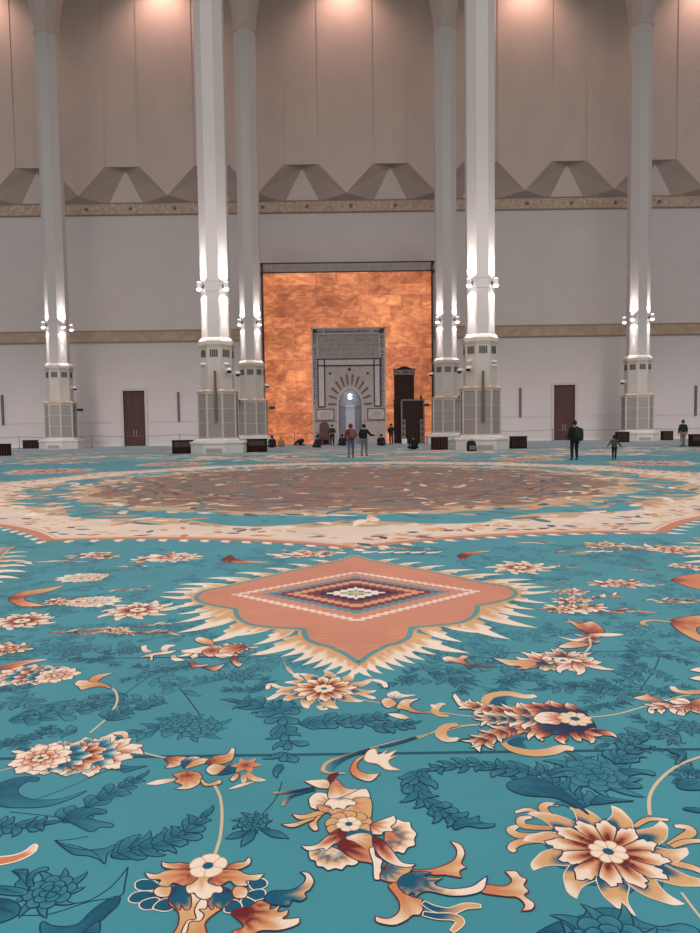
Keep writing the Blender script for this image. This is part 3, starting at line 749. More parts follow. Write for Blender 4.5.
    H_ = Vector(J['hd']); up_ = (Vector(J['ht']) - H_).normalized()
    fw_ = Vector((0, 1, 0)) if abs(up_.y) < .7 else Vector((0, 0, -1))
    nodes['nose'] = (tuple(H_ + fw_ * .115 * k * hd + up_ * .0), ar(.016, 1)); edges.append(('hd', 'nose'))
    for s, n in ((-1, 'l'), (1, 'r')):
        nodes['ear' + n] = (tuple(H_ + Vector((s * .10 * k * hd, -.01 * k, 0))), ar((.018, .012), 1)); edges.append(('hd', 'ear' + n))
    skin('body', nodes, edges, 'pel', MT['skin'], t)
    # jacket over torso and arms
    g = 1.28
    nj = {}; ej = []
    low = 'pel'
    if pose == 'stand':
        nj['hem'] = ((0, 0, coat_len * k), ar((.185, .135), 1.)); nj['bel'] = (J['bel'], ar((.175, .135), 1.))
        ej = [('hem', 'bel')]
    else:
        nj['pel'] = (J['pel'], ar((.20, .17), 1.)); nj['bel'] = (J['bel'], ar((.185, .15), 1.)); ej = [('pel', 'bel')]
    nj['che'] = (J['che'], ar((.185, .14), 1.)); nj['nb'] = (J['nb'], ar(.10, 1)); ej += [('bel', 'che'), ('che', 'nb')]
    for n in 'lr':
        nj['sh' + n] = (J['sh' + n], ar(.088, 1)); nj['el' + n] = (J['el' + n], ar(.07, 1))
        e = Vector(J['el' + n]); w_ = Vector(J['wr' + n]); nj['wr' + n] = (tuple(e.lerp(w_, .98)), ar(.052, 1))
        ej += [('che', 'sh' + n), ('sh' + n, 'el' + n), ('el' + n, 'wr' + n)]
    skin('jacket', nj, ej, 'bel', MT[top], t)
    nt_ = {'pel': (J['pel'], ar((.15, .12), 1))}; et = []
    for n in 'lr':
        nt_['hp' + n] = (J['hp' + n], ar(.108, 1)); nt_['kn' + n] = (J['kn' + n], ar(.08, 1)); nt_['an' + n] = (J['an' + n], ar(.06, 1))
        et += [('pel', 'hp' + n), ('hp' + n, 'kn' + n), ('kn' + n, 'an' + n)]
    skin('trousers', nt_, et, 'pel', MT[legs], t)
    for n in 'lr':
        a = Vector(J['an' + n]); b = Vector(J['to' + n]); lo_ = min(a.z, b.z)
        bk = a + (a - b).normalized() * .05 * k; z_ = .05 * k if pose == 'stand' else max(.05 * k, lo_)
        skin('shoe', {'a': ((bk.x, bk.y, max(z_, a.z - .03 * k)), ar((.05, .05), 1)), 'b': (tuple(a.lerp(b, .5) - Vector((0, 0, .012 * k))), ar((.05, .045), 1)), 'c': ((b.x, b.y, max(.04 * k, b.z)), ar((.05, .038), 1))}, [('a', 'b'), ('b', 'c')], 'b', MT[shoes], t)
    # hair: a cap over the back and top of the head
    hc = H_ + up_ * .04 * k - fw_ * .018 * k
    hb = MB(); hb.ball((0, 0, 0), .108 * k * hd * (1.15 if hood else 1), .125 * k * hd * (1.1 if hood else 1), .125 * k * hd, 14, 8, -.62 if not hood else -.95)
    ho = hb.build('hood' if hood else 'hair', MT[top if hood else hair], t, True, loc=tuple(hc - fw_ * .008 * k))
    if abs(fw_.z) > .5: ho.rotation_euler = (-PI / 2, 0, 0)
    for s in (-1, 1):
        c = H_ + fw_ * .088 * k * hd + Vector((s * .035 * k, 0, 0)) + up_ * .02 * k
        b = MB(); b.ball(tuple(c), .012 * k, .012 * k, .012 * k, 8, 4); b.build('eye', MT['ink'], t, True)
    m_ = H_ + fw_ * .086 * k * hd - up_ * .055 * k
    b = MB(); b.box(m_.x - .02 * k, m_.x + .02 * k, m_.y - .012 * k, m_.y + .008 * k, m_.z - .005 * k, m_.z + .005 * k); b.build('mouth', MT['red'], t)
    if extra: extra(t, k, J)
    return t
def pack(col, off=(0, -.24, 1.22), s=(.17, .12, .26)):
    def f(t, k, J):
        b = MB()
        rings = []
        for z, q in ((-1, .75), (-.85, .95), (0, 1), (.7, .92), (.95, .7), (1.0, .4)):
            rings.append([(off[0] * k + s[0] * k * q * math.copysign(abs(math.cos(a)) ** .5, math.cos(a)), off[1] * k + s[1] * k * q * math.copysign(abs(math.sin(a)) ** .5, math.sin(a)), off[2] * k + s[2] * k * z) for a in [2 * PI * i / 16 + .1 for i in range(16)]])
        b.loft(rings); bp = b.build('backpack', MT[col], t, True)
        b = MB()
        for sx in (-.11, .11): b.tube([(sx * k, -.16 * k, 1.05 * k), (sx * 1.1 * k, .13 * k, 1.18 * k), (sx * 1.05 * k, .14 * k, 1.36 * k), (sx * k, .0, 1.53 * k), (sx * k, -.16 * k, 1.42 * k)], .018 * k, 6)
        b.build('strap', MT[col], bp, True)
    return f
def grip(t, k, J):
    w_ = Vector(J['wrr']); b = MB(); b.box(w_.x - .04 * k, w_.x + .04 * k, w_.y + .09 * k, w_.y + .11 * k, w_.z - .05 * k, w_.z + .10 * k)
P = lambda px, py: fl(px, py)
x, y = P(351, 458.3)
person(x, y, .05, 1.68, 'person in dark red hooded coat with backpack and blue jeans walking towards the niche', 'red', 'jeans', coat_len=.80, hair='hair', hood=True, stride=.10,
       arms={'l': ((-.27, .0, 1.15), (-.22, .10, .93)), 'r': ((.28, .02, 1.16), (.16, .20, 1.10))}, extra=pack('pack', (.09, -.22, 1.24), (.17, .12, .24)))
x, y = P(364.3, 456.3)
person(x, y, -.25, 1.66, 'person in black jacket and grey trousers stretching the right arm out, beside the red-coated person', 'black', 'greycloth', coat_len=.80, stride=.08,
       arms={'l': ((-.27, .02, 1.15), (-.20, .16, 1.0)), 'r': ((.33, .10, 1.17), (.56, .22, 1.15))})
x, y = P(332.3, 445.9)
person(x, y, PI, 1.70, 'person in dark clothes facing out with folded hands beside the round-backed armchair', 'navy', 'black', coat_len=.82,
       arms={'l': ((-.28, -.02, 1.16), (-.10, .20, 1.10)), 'r': ((.28, -.02, 1.16), (.10, .22, 1.06))})
x, y = P(391.3, 444.8)
person(x, y, .3, 1.72, 'person in black jacket standing at the left corner of the dark wooden pulpit', 'black', 'navy', coat_len=.80,
       arms={'l': ((-.28, -.02, 1.16), (-.14, .18, 1.06)), 'r': ((.29, .02, 1.18), (.34, .20, 1.22))})
x, y = P(574.3, 460.2)
person(x, y, .05, 1.68, 'man in black jacket with a black backpack standing before the right brown door', 'black', 'black', coat_len=.80, extra=pack('dkgreen', (.13, -.19, 1.16), (.19, .13, .29)))
x, y = P(614.2, 460.2)
person(x, y, -.15, 1.03, 'small child in olive jacket walking with arms swung out beside the man with backpack', 'olive', 'black', child=True, stride=.10, coat_len=.76,
       arms={'l': ((-.34, -.08, 1.18), (-.52, -.12, 1.0)), 'r': ((.34, .04, 1.16), (.50, .08, .96))})
x, y = P(682.8, 446.7)
person(x, y, .0, 1.68, 'man in dark green jacket and khaki trousers walking near the right edge of the photo', 'dkgreen', 'khaki', coat_len=.82, stride=.07, hair='olive')
x, y = P(272.3, 447.6); person(x, y, .2, 1.75, 'person in black sitting on the floor at the left end of the orange panel', 'black', 'black', 'sit')
x, y = P(281, 446.8); person(x, y, -.1, 1.45, 'small person in tan clothes sitting beside the black-clad one at the orange panel', 'tancloth', 'tancloth', 'sit', hair='tancloth')
x, y = P(300.3, 446.0); bw = person(x, y, .9, 1.7, 'person in black bowed down on the carpet before the orange panel', 'black', 'black', 'bow'); bw.location.z = .034
x, y = P(318.5, 447.6); person(x, y, .9, 1.75, 'person in navy clothes sitting in front of the wooden book stand', 'navy', 'navy', 'sit')
x, y = P(342.5, 445.8); person(x, y, .1, 1.75, 'person in black sitting on the floor below the niche, left of the red-coated person', 'black', 'black', 'sit')
x, y = P(381.2, 445.8); person(x, y, -.1, 1.75, 'person in black sitting on the floor at the right side of the marble portal', 'black', 'black', 'sit')
x, y = P(413.8, 449.4); person(x, y, .1, 1.75, 'person in black sitting on the floor in front of the dark wooden pulpit', 'black', 'black', 'sit')
# black bag against the plinth
x, y = P(471.6, 451.2)
bg = thing('backpack', 'black bag leaning against plinth of the right front column', 'bag', (x, y, 0), .15)
b = MB()
b.loft([[(sx * .26 * q, -.13 * q2 * sy + dy, z) for sx, sy in ((-1, -1), (-.5, -1.2), (.5, -1.2), (1, -1), (1.05, 0), (1, 1), (.5, 1.2), (-.5, 1.2), (-1, 1), (-1.05, 0))] for z, q, q2, dy in ((0, .95, 1, 0), (.1, 1.05, 1.1, 0), (.45, .95, 1, .05), (.58, .75, .8, .08), (.63, .4, .5, .1))])
b.build('body', MT['black'], bg, True)
b = MB(); b.loft([[(sx * .2, -.2 + (.03 if z in (.07, .34) else 0) + sy * .05, z) for sx, sy in ((-1, -1), (1, -1), (1, 1), (-1, 1))] for z in (.07, .12, .3, .34)]); b.build('front_pocket', MT['greycloth'], bg, bevel=.02)
b = MB(); b.tube([(-.06, .1, .6), (-.06, .1, .7), (.06, .1, .7), (.06, .1, .6)], .015); b.build('handle', MT['black'], bg, True)
# ------------------------------------------------------------------ carpet: one woven mesh, colour per vertex
KC = .965
def cc(r, g, b): return tuple(s2l(v) * KC for v in (r, g, b))
TEAL = cc(71, 149, 163); MAR = cc(112, 34, 40); TER = cc(212, 132, 96); TAN = cc(222, 174, 124); CRM = cc(250, 230, 210)
DTL = cc(20, 92, 120); NAVY = cc(36, 50, 82); FOL = cc(40, 114, 136); FOLM = cc(62, 136, 150); FOLD = cc(26, 88, 114); INK = cc(24, 64, 90); BRN = cc(96, 50, 44); ROSE = cc(214, 142, 116)
RED = [MAR, TER, CRM]; RED2 = [MAR, MAR, TER, TAN, CRM]; TER2 = [TER, TAN, CRM]; TNC = [TAN, TAN, CRM]; CR = [TAN, CRM, CRM]; BLU = [DTL, DTL, TAN, CRM]; NVT = [NAVY, DTL, DTL]; FO = [FOLD, FOL, FOLM]; FO2 = [FOL, FOL, FOLM]
CV, CF, CCOL, PRIM = [], [], [], []      # PRIM: layer order, first and last vertex of every patch
rc = random.Random(11)
def lerp3(a, b, t): return tuple(x + (y - x) * t for x, y in zip(a, b))
def ramp(cols, t):
    t = max(0, min(.9999, t)) * (len(cols) - 1); i = int(t); return lerp3(cols[i], cols[i + 1], t - i)
def crom(pts, n=5, closed=True):
    N = len(pts); out = []
    for i in range(N if closed else N - 1):
        p1, p2 = pts[i], pts[(i + 1) % N]
        p0 = pts[i - 1] if (closed or i > 0) else p1; p3_ = pts[(i + 2) % N] if (closed or i + 2 < N) else p2
        if abs(p1[0] - p2[0]) + abs(p1[1] - p2[1]) < 1e-9: continue
        for k in range(n):
            t = k / n; t2 = t * t; t3 = t2 * t
            out.append(tuple(.5 * (2 * p1[j] + (p2[j] - p0[j]) * t + (2 * p0[j] - 5 * p1[j] + 4 * p2[j] - p3_[j]) * t2 + (3 * p1[j] - p0[j] - 3 * p2[j] + p3_[j]) * t3) for j in (0, 1)))
    if not closed: out.append(tuple(pts[-1]))
    return out
def inside(p, poly):
    x, y = p; c = False; j = len(poly) - 1
    for i in range(len(poly)):
        xi, yi = poly[i]; xj, yj = poly[j]
        if (yi > y) != (yj > y) and x < (xj - xi) * (y - yi) / (yj - yi) + xi: c = not c
        j = i
    return c
LIFT = .00006
def fill(poly, colf, lv, grid=None):
    """triangulated patch of the weave; colf(x, y) gives its dye"""
    pts = []
    for p in poly:
        if not pts or abs(p[0] - pts[-1][0]) + abs(p[1] - pts[-1][1]) > 1e-5: pts.append(p)
    if len(pts) > 1 and abs(pts[0][0] - pts[-1][0]) + abs(pts[0][1] - pts[-1][1]) < 1e-5: pts.pop()
    if len(pts) < 3: return
    n = len(pts); allp = [Vector(p) for p in pts]
    if grid:
        xs_ = [p[0] for p in pts]; ys_ = [p[1] for p in pts]
        nx__ = min(40, int((max(xs_) - min(xs_)) / grid)); ny__ = min(40, int((max(ys_) - min(ys_)) / grid))
        for i in range(nx__ + 1):
            for j in range(ny__ + 1):
                q = (min(xs_) + (i + .5 + rc.uniform(-.2, .2)) * grid, min(ys_) + (j + .5 + rc.uniform(-.2, .2)) * grid)
                if inside(q, pts): allp.append(Vector(q))
    try: vs, _, fs, *_r = geometry.delaunay_2d_cdt(allp, [(i, (i + 1) % n) for i in range(n)], [], 1, 1e-6)
    except Exception: return
    o = len(CV); z = lv * LIFT
    for v in vs: CV.append((v.x, v.y, z)); CCOL.append(colf(v.x, v.y))
    PRIM.append((lv, o, len(CV)))
    for f in fs: CF.append([i + o for i in f])
def ribbon(pts, w, col, lv, closed=False, taper=False):
    n = len(pts); o = len(CV); z = lv * LIFT
    if n < 2: return
    for i in range(n):
        a = pts[i - 1] if (closed or i) else pts[i]; b = pts[(i + 1) % n] if (closed or i < n - 1) else pts[i]
        dx, dy = b[0] - a[0], b[1] - a[1]; L = math.hypot(dx, dy) or 1; ww = w * (1 if not taper else .25 + .75 * math.sin(PI * min(1, (i + .5) / n)))
        if isinstance(col, list): c = ramp(col, i / max(1, n - 1))
        else: c = col
        for s in (-1, 1): CV.append((pts[i][0] - dy / L * ww * s, pts[i][1] + dx / L * ww * s, z)); CCOL.append(c)
    PRIM.append((lv, o, len(CV)))
    for i in range(n if closed else n - 1):
        j = (i + 1) % n; CF.append([o + 2 * i, o + 2 * j, o + 2 * j + 1, o + 2 * i + 1])
LV = [100]
def nlv(k=2): LV[0] += k; return LV[0]
def motif(poly, cols, base, tip=None, out=None, ow=.003, lv=None, grid=None, streak=.16, smooth=4):
    """closed outline (floor metres), dyed from base to tip with streaks"""
    lv = lv or nlv()
    pl = crom(poly, smooth) if smooth else poly
    if tip is None: tip = max(pl, key=lambda p: math.hypot(p[0] - base[0], p[1] - base[1]))
    L = math.hypot(tip[0] - base[0], tip[1] - base[1]) or 1
    ph = rc.uniform(0, 6)
    def colf(x, y):
        dx, dy = x - base[0], y - base[1]; r = math.hypot(dx, dy) / L; a = math.atan2(dy, dx)
        return ramp(cols, r + streak * math.sin(a * 13 + ph) * min(1, r * 2.5) * (1.3 - r))
    sz = max(max(p[0] for p in pl) - min(p[0] for p in pl), max(p[1] for p in pl) - min(p[1] for p in pl))
    fill(pl, colf, lv, grid or max(.006, sz / 14))
    if out is not None: ribbon(pl, ow, out, lv + 1, True)
SH = {
 'round': [(0, -.10), (0, .10), (.3, .26), (.62, .46), (.86, .42), (1, .16), (1, -.16), (.86, -.42), (.62, -.46), (.3, -.26)],
 'lobed': [(0, -.12), (0, .12), (.3, .24), (.55, .42), (.7, .50), (.74, .50), (.76, .36), (.76, .36), (.87, .38), (.91, .33), (.92, .16), (.92, .16), (1.0, .14), (1.06, -.1), (1.06, -.1), (.95, -.26), (.90, -.34), (.90, -.34), (.82, -.50), (.62, -.44), (.3, -.26)],
 'curl': [(0, -.16), (0, .16), (.3, .36), (.55, .42), (.78, .30), (.9, .30), (1.06, .42), (1.06, .42), (1.04, .14), (.94, -.10), (.78, -.36), (.5, -.46), (.25, -.32)],
 'point': [(0, -.10), (0, .10), (.35, .40), (.62, .38), (1, 0), (1, 0), (.62, -.38), (.35, -.40)],
 'flame': [(0, -.22), (0, .22), (.2, .40), (.36, .46), (.40, .30), (.40, .30), (.56, .40), (.62, .20), (.62, .20), (.80, .22), (1.06, .34), (1.06, .34), (.92, .02), (.74, -.22), (.5, -.38), (.25, -.36)],
}
def petal(c, ang, L, W, kind='round', cols=CR, out=None, ow=.003, r0=0, lv=None, flip=1, streak=.16, sub=3):
    ca, sa = math.cos(ang), math.sin(ang)
    P_ = [(c[0] + ca * (r0 + u * L) - sa * v * W * flip, c[1] + sa * (r0 + u * L) + ca * v * W * flip) for u, v in SH[kind]]
    b0 = (c[0] + ca * r0, c[1] + sa * r0)
    motif(P_, cols, (b0[0] - ca * L * .05, b0[1] - sa * L * .05), (c[0] + ca * (r0 + L), c[1] + sa * (r0 + L)), out, ow, lv, grid=max(.006, min(L, W) / 7), streak=streak, smooth=sub)
def ring(c, n, L, W, kind, cols, out=None, ow=.003, r0=0, a0=0, jit=0, span=2 * PI, step=None, flip=1, sub=3):
    for k in range(n):
        petal(c, a0 + span * k / n, L * (1 + rc.uniform(-jit, jit)), W, kind, cols, out, ow, r0, flip=flip, sub=sub)
def disc(c, r, col, n=10, lv=None):
    fill([(c[0] + r * math.cos(2 * PI * k / n), c[1] + r * math.sin(2 * PI * k / n)) for k in range(n)], lambda x, y: col, lv or nlv())
def head(c, R, n=8, a0=0, cols=None, ctr=DTL, out=TAN):
    for k in range(n): petal(c, a0 + 2 * PI * k / n, R, R * (5.2 / n), 'round', cols or [TAN, CRM, CRM], out, R * .03)
    disc(c, R * .30, ctr, 10)
def daisy(c, R, a0=0, far=False):
    n = 12; s = R / .23
    ring(c, 11, .25 * s, .14 * s, 'round', [DTL, DTL, FOL], INK, .0014 * s, a0=a0 + .28, sub=2)
    ring(c, 11, .325 * s, .135 * s, 'curl', [NAVY, NAVY, DTL, DTL, DTL, DTL, TAN, TAN, CRM], CRM, .0018 * s, a0=a0 + .2, jit=.10, sub=2 if far else 3)
    for k in range(n): petal(c, a0 + 2 * PI * k / n, .225 * s * (1 + rc.uniform(-.07, .07)), .098 * s, 'lobed', [MAR, MAR, MAR, MAR, TER, TAN, CRM, CRM], NAVY, .0030 * s, flip=1, streak=.22, sub=2 if far else 3)
    head(c, .076 * s, 8, a0)
def scroll(spine, w, cols, out=None, ow=.003, lv=None, blunt=.5):
    pl = crom(spine, 6, False); n = len(pl); lv = lv or nlv(); o = len(CV); z = lv * LIFT
    L_, R_ = [], []
    for i in range(n):
        a = pl[max(0, i - 1)]; b = pl[min(n - 1, i + 1)]; dx, dy = b[0] - a[0], b[1] - a[1]; L = math.hypot(dx, dy) or 1
        t = i / (n - 1); ww = w * (math.sin(PI * (.12 + .80 * t)) ** blunt)
        L_.append((pl[i][0] - dy / L * ww, pl[i][1] + dx / L * ww)); R_.append((pl[i][0] + dy / L * ww, pl[i][1] - dx / L * ww))
    poly = L_ + R_[::-1]
    M_ = 4
    for i in range(n):
        for q in range(M_ + 1):
            t = q / M_; p = (L_[i][0] + (R_[i][0] - L_[i][0]) * t, L_[i][1] + (R_[i][1] - L_[i][1]) * t)
            CV.append((*p, z)); CCOL.append(ramp(cols, i / (n - 1) + .12 * (t - .5)))
    PRIM.append((lv, o, len(CV)))
    for i in range(n - 1):
        for q in range(M_): a = o + i * (M_ + 1) + q; CF.append([a, a + 1, a + M_ + 2, a + M_ + 1])
    if out is not None: ribbon(poly, ow, out, lv + 1, True)
def FL(pts): return [fl(*p) for p in pts]
def T(x0, y0, s, pts): return [fl(x0 + x / s, y0 + y / s) for x, y in pts]
def stem(pts, w=.004, col=None): ribbon(crom(pts, 8, False), w, col or cc(214, 196, 166), nlv(1))
# -- tone-on-tone foliage
def fleaf(c, ang, L, W, kind='point', cols=FO, ow=.0026, bend=0):
    petal(c, ang, L, W, kind, cols, INK, ow, flip=rc.choice((-1, 1)), streak=.1, sub=2)
def sprig(spine, L, n=9, W=.42, seed=0, detail=True, ow=.0026, tip=True):
    pl = crom(spine, 10, False); m = len(pl)
    for k in range(n):
        i = int((m - 1) * k / n); a = pl[i]; b = pl[min(m - 1, i + 1)]; ang = math.atan2(b[1] - a[1], b[0] - a[0])
        s = 1 if k % 2 else -1; l = L * (1 - .35 * k / n)
        for s2 in (s, -s):
            if s2 == s or detail: fleaf(a, ang + s2 * rc.uniform(.5, 1.1), l * rc.uniform(.8, 1.15), l * W * 1.35, rc.choice(('round', 'curl', 'flame', 'flame', 'lobed')), rc.choice((FO, FO2)), ow)
        fleaf(a, ang + rc.uniform(-.15, .15), l * .8, l * W, 'round', FO2, ow)
    if tip:
        b = pl[-1]; fleaf(b, ang, L * .8, L * .35, 'flame', FO, ow)
def peony(c, R, a0=0, ow=.0026):
    ring(c, 9, R, R * .55, 'flame', FO, INK, ow, a0=a0, jit=.15, sub=2)
    ring(c, 8, R * .72, R * .48, 'round', FO, INK, ow, a0=a0 + .3, sub=2)
    ring(c, 6, R * .48, R * .40, 'round', FO2, INK, ow, a0=a0 + .1, sub=2)
    ring(c, 4, R * .28, R * .30, 'round', FO2, INK, ow, a0=a0 + .6, sub=2)
def blade(pts, cols=FO, base=None, ow=.0026):
    base = base or pts[0]
    motif(pts, cols, base, None, INK, ow, streak=.22)
    far = max(pts, key=lambda q: math.hypot(q[0] - base[0], q[1] - base[1]))
    cx = sum(q[0] for q in pts) / len(pts); cy = sum(q[1] for q in pts) / len(pts)
    if inside((cx, cy), pts):
        mid = crom([(base[0] * .8 + cx * .2, base[1] * .8 + cy * .2), (cx, cy), (far[0] * .75 + cx * .25, far[1] * .75 + cy * .25)], 6, False)
        ribbon(mid, ow * .8, INK, nlv(1), taper=True)
        for q in mid[2::3]:
            e = min(pts, key=lambda v: math.hypot(v[0] - q[0], v[1] - q[1])); ribbon([q, ((q[0] + e[0]) / 2, (q[1] + e[1]) / 2)], ow * .6, INK, nlv(1), taper=True)

def acan(spine, n, L, cols, W=.5, out=INK, ow=.0022):
    pl = crom(spine, 8, False); m = len(pl)
    for k in range(n):
        i = int((m - 2) * k / n); a = pl[i]; b = pl[min(m - 1, i + 1)]; ang = math.atan2(b[1] - a[1], b[0] - a[0]); l = L * (1 - .25 * k / n)
        for s in (1, -1): petal(a, ang + s * rc.uniform(.45, .8), l * rc.uniform(.9, 1.15), l * W, rc.choice(('flame', 'curl')), cols, out, ow, flip=s, sub=2)
        petal(a, ang, l, l * W * .9, 'flame', cols, out if k == n - 1 else None, ow, flip=rc.choice((-1, 1)), sub=2)
def frond(c, s, a, n=4, ow=.0024):
    for q in range(rc.choice((2, 3))):
        aa = a + q * rc.uniform(1.6, 2.4); bend = rc.uniform(-1, 1)
        acan([c, (c[0] + s * .9 * math.cos(aa), c[1] + s * .9 * math.sin(aa)), (c[0] + s * 1.7 * math.cos(aa + bend * .5), c[1] + s * 1.7 * math.sin(aa + bend * .5))], n, s * .62, rc.choice((FO, FO2)), .40, INK, ow)
# ---- ground
CV += [(-XW, -22, 0), (XW, -22, 0), (XW, WY, 0), (-XW, WY, 0)]; CCOL += [TEAL] * 4; CF.append([0, 1, 2, 3]); PRIM.append((0, 0, 4))
# seams between the carpet strips
for ys_, c_, w_ in ((fl(350, 754)[1], INK, .014), (fl(350, 655)[1], FOLD, .010)):
    s_ = (fl(690, 747)[1] - fl(10, 760)[1]) * 0
    CV_ = [(-8, ys_ - w_), (8, ys_ - w_), (8, ys_ + w_), (-8, ys_ + w_)]
    fill(CV_, (lambda cl: lambda x, y: cl)(lerp3(c_, TEAL, .15)), 40)

FO_S, FO2_S, INK_S = FO, FO2, INK
FO = [FOL, FOLM, lerp3(FOLM, TEAL, .5)]; FO2 = [FOLM, lerp3(FOLM, TEAL, .6), lerp3(FOLM, TEAL, .6)]; INK = lerp3(INK, FOL, .35)
# ---- scattered tone-on-tone foliage over the teal field beyond the nearest motifs
for k in range(240):
    y = rc.uniform(4.6, 10.2); x = rc.uniform(-.62, .62) * y
    r = math.hypot(x - .05, y - 20)
    if r < 10.9: continue
    if abs(x - .03) / 1.6 + abs(y - 6.4) / 2.1 < 1: continue
    LV[0] = 60 + (k % 7) * 3
    q = rc.random(); s = rc.uniform(.10, .2)
    if q < .6: frond((x, y), s, rc.uniform(0, 6), 3)
    else:
        a = rc.uniform(0, 6.3); sprig([(x, y), (x + .3 * math.cos(a), y + .3 * math.sin(a)), (x + .55 * math.cos(a + .5), y + .55 * math.sin(a + .5))], s, 4)
# further out and beside: coarser
for k in range(500):
    a = rc.uniform(0, 2 * PI); r = rc.uniform(11.5, 22); x, y = .05 + r * math.sin(a), 20 - r * math.cos(a)
    if y < 10 or y > 46 or abs(x) > 26: continue
    LV[0] = 60 + (k % 5) * 2
    for q in range(4): petal((x, y), rc.uniform(0, 6.3), rc.uniform(.3, .7), .22, 'round', FO, sub=1)

FO, FO2, INK = FO_S, FO2_S, INK_S
# ---- the big round medallion
MC = (.06, 20.0); NF = 15
def pol(r, a): return (MC[0] + r * math.sin(a), MC[1] - r * math.cos(a))
def rim(a, rm=10.42, amp=.66):
    f = (a / (2 * PI / NF)) % 1; u = abs(f - .5) * 2
    return rm + amp * u ** 2.2
def ringband(f0, f1, col, lv, n=512):
    o = len(CV); z = lv * LIFT
    for k in range(n):
        a = 2 * PI * k / n
        CV.append((*pol(f0(a), a), z)); CV.append((*pol(f1(a), a), z))
        c = col(a) if callable(col) else col; CCOL.extend([c, c])
    PRIM.append((lv, o, len(CV)))
    for k in range(n):
        j = (k + 1) % n; CF.append([o + 2 * k, o + 2 * j, o + 2 * j + 1, o + 2 * k + 1])
CREAM2 = cc(234, 214, 196)
LV[0] = 100
# little cream scallops outside the rim
for k in range(NF * 14):
    a = 2 * PI * k / (NF * 14); petal(pol(rim(a), a), math.atan2(-math.cos(a), math.sin(a)) + .5, .22, .17, 'flame', [CRM, CRM, CRM], lv=100, sub=1)
ringband(lambda a: 0, lambda a: rim(a), cc(208, 132, 104), 104)
ringband(lambda a: 0, lambda a: rim(a) - .20, CREAM2, 106)
ringband(lambda a: rim(a) - .30, lambda a: rim(a) - .26, TAN, 107)
BR1 = cc(150, 114, 96); BR2 = cc(130, 100, 86); BR3 = cc(108, 86, 78); GRB = cc(92, 110, 116); GRT = cc(70, 120, 130)
for k in range(NF * 44):
    a = 2 * PI * (k + rc.uniform(-.3, .3)) / (NF * 26); r = rim(a) - rc.choice((.45, .62, .8, .95)) + rc.uniform(-.05, .05)
    petal(pol(r, a), rc.uniform(0, 6.3), rc.uniform(.14, .34), rc.uniform(.10, .2), 'point', [rc.choice((MAR, TER, DTL, TAN, TAN, TAN, FOL, TER, cc(220, 190, 160)))] * 2, lv=110 + k % 3, sub=1)
# teal ring with a tan fringe on either side
ringband(lambda a: 0, lambda a: 9.05 + .12 * math.sin(a * 64), cc(205, 170, 135), 114)
ringband(lambda a: 0, lambda a: 8.75 - .32 * math.cos(a * 16) , TEAL, 116)
for k in range(NF * 10):
    a = 2 * PI * k / (NF * 10)
    petal(pol(9.0 - .25 * math.cos(a * 16), a), rc.uniform(0, 6.3), rc.uniform(.25, .5), .24, rc.choice(('round', 'flame')), rc.choice(([TAN, CRM, TAN], [TER, TAN, CRM], [CRM, CRM, TAN], [TAN, GRT, TAN])), lv=118 + k % 4 * 2, sub=1)
for k in range(NF * 5):
    a = 2 * PI * (k + rc.random()) / (NF * 5); petal(pol(rc.uniform(7.8, 8.5), a), rc.uniform(0, 6.3), .35, .16, 'point', [FOL, FOLM], lv=120, sub=1)
for k in range(NF * 22):
    a = 2 * PI * (k + rc.random()) / (NF * 22)
    if abs((a + PI) % (2 * PI) - PI) < .55 and rc.random() < .7: continue
    petal(pol(rc.uniform(7.3, 9.1), a), rc.uniform(0, 6.3), rc.uniform(.4, .9), .24, rc.choice(('round', 'flame', 'curl')), rc.choice(([TAN, CRM], [BR1, TAN], [GRB, GRT], [CRM, CRM], [TER, TAN], [BR2, TAN])), lv=121 + k % 3, sub=1)
ringband(lambda a: 0, lambda a: 7.35 + .35 * abs(math.sin(a * 8)) ** .5 + .12 * math.sin(a * 40), cc(196, 170, 140), 126)
for k in range(NF * 14):
    a = 2 * PI * (k + rc.random()) / (NF * 14)
    petal(pol(rc.uniform(7.0, 7.75), a), rc.uniform(0, 6.3), rc.uniform(.25, .6), .26, rc.choice(('round', 'flame', 'point')), rc.choice(([CRM, TAN], [GRB, TAN], [CRM, CRM], [TER, TAN], [NAVY, GRT], [BR3, TAN])), lv=128 + k % 4 * 2, sub=1)
ringband(lambda a: 0, lambda a: 7.0 + .25 * math.sin(a * 16), BR1, 138)
ringband(lambda a: 0, lambda a: 5.6 + .3 * math.sin(a * 16 + 1), cc(138, 104, 88), 139)
for k in range(1500):
    r = 7.0 * math.sqrt(rc.random()); a = rc.uniform(0, 2 * PI)
    cl = lerp3(rc.choice((BR1, BR2, BR3, BR2, TAN, GRB, cc(170, 130, 106), cc(144, 104, 88), cc(180, 148, 122), BR3, cc(96, 78, 74))), BR2, .35)
    petal(pol(r, a), rc.uniform(0, 6.3), rc.uniform(.2, .6), rc.uniform(.12, .3), rc.choice(('round', 'flame', 'point')), [cl, lerp3(cl, BR1, .5)], lv=142 + (k % 6) * 2, sub=1)
for q in range(NF * 2):
    for R_, amp, cl, w_ in ((4.4, .55, GRB, .05), (5.9, .45, cc(84, 92, 98), .06), (2.6, .4, BR3, .05)):
        a0_ = PI * q / NF
        ribbon([pol(R_ + amp * math.sin(PI * t / 6) * (1 if q % 2 else -.6), a0_ + PI / NF * t / 6 * 1.5) for t in range(7)], w_, [cl, lerp3(cl, DTL, .3), cl], 156, taper=True)
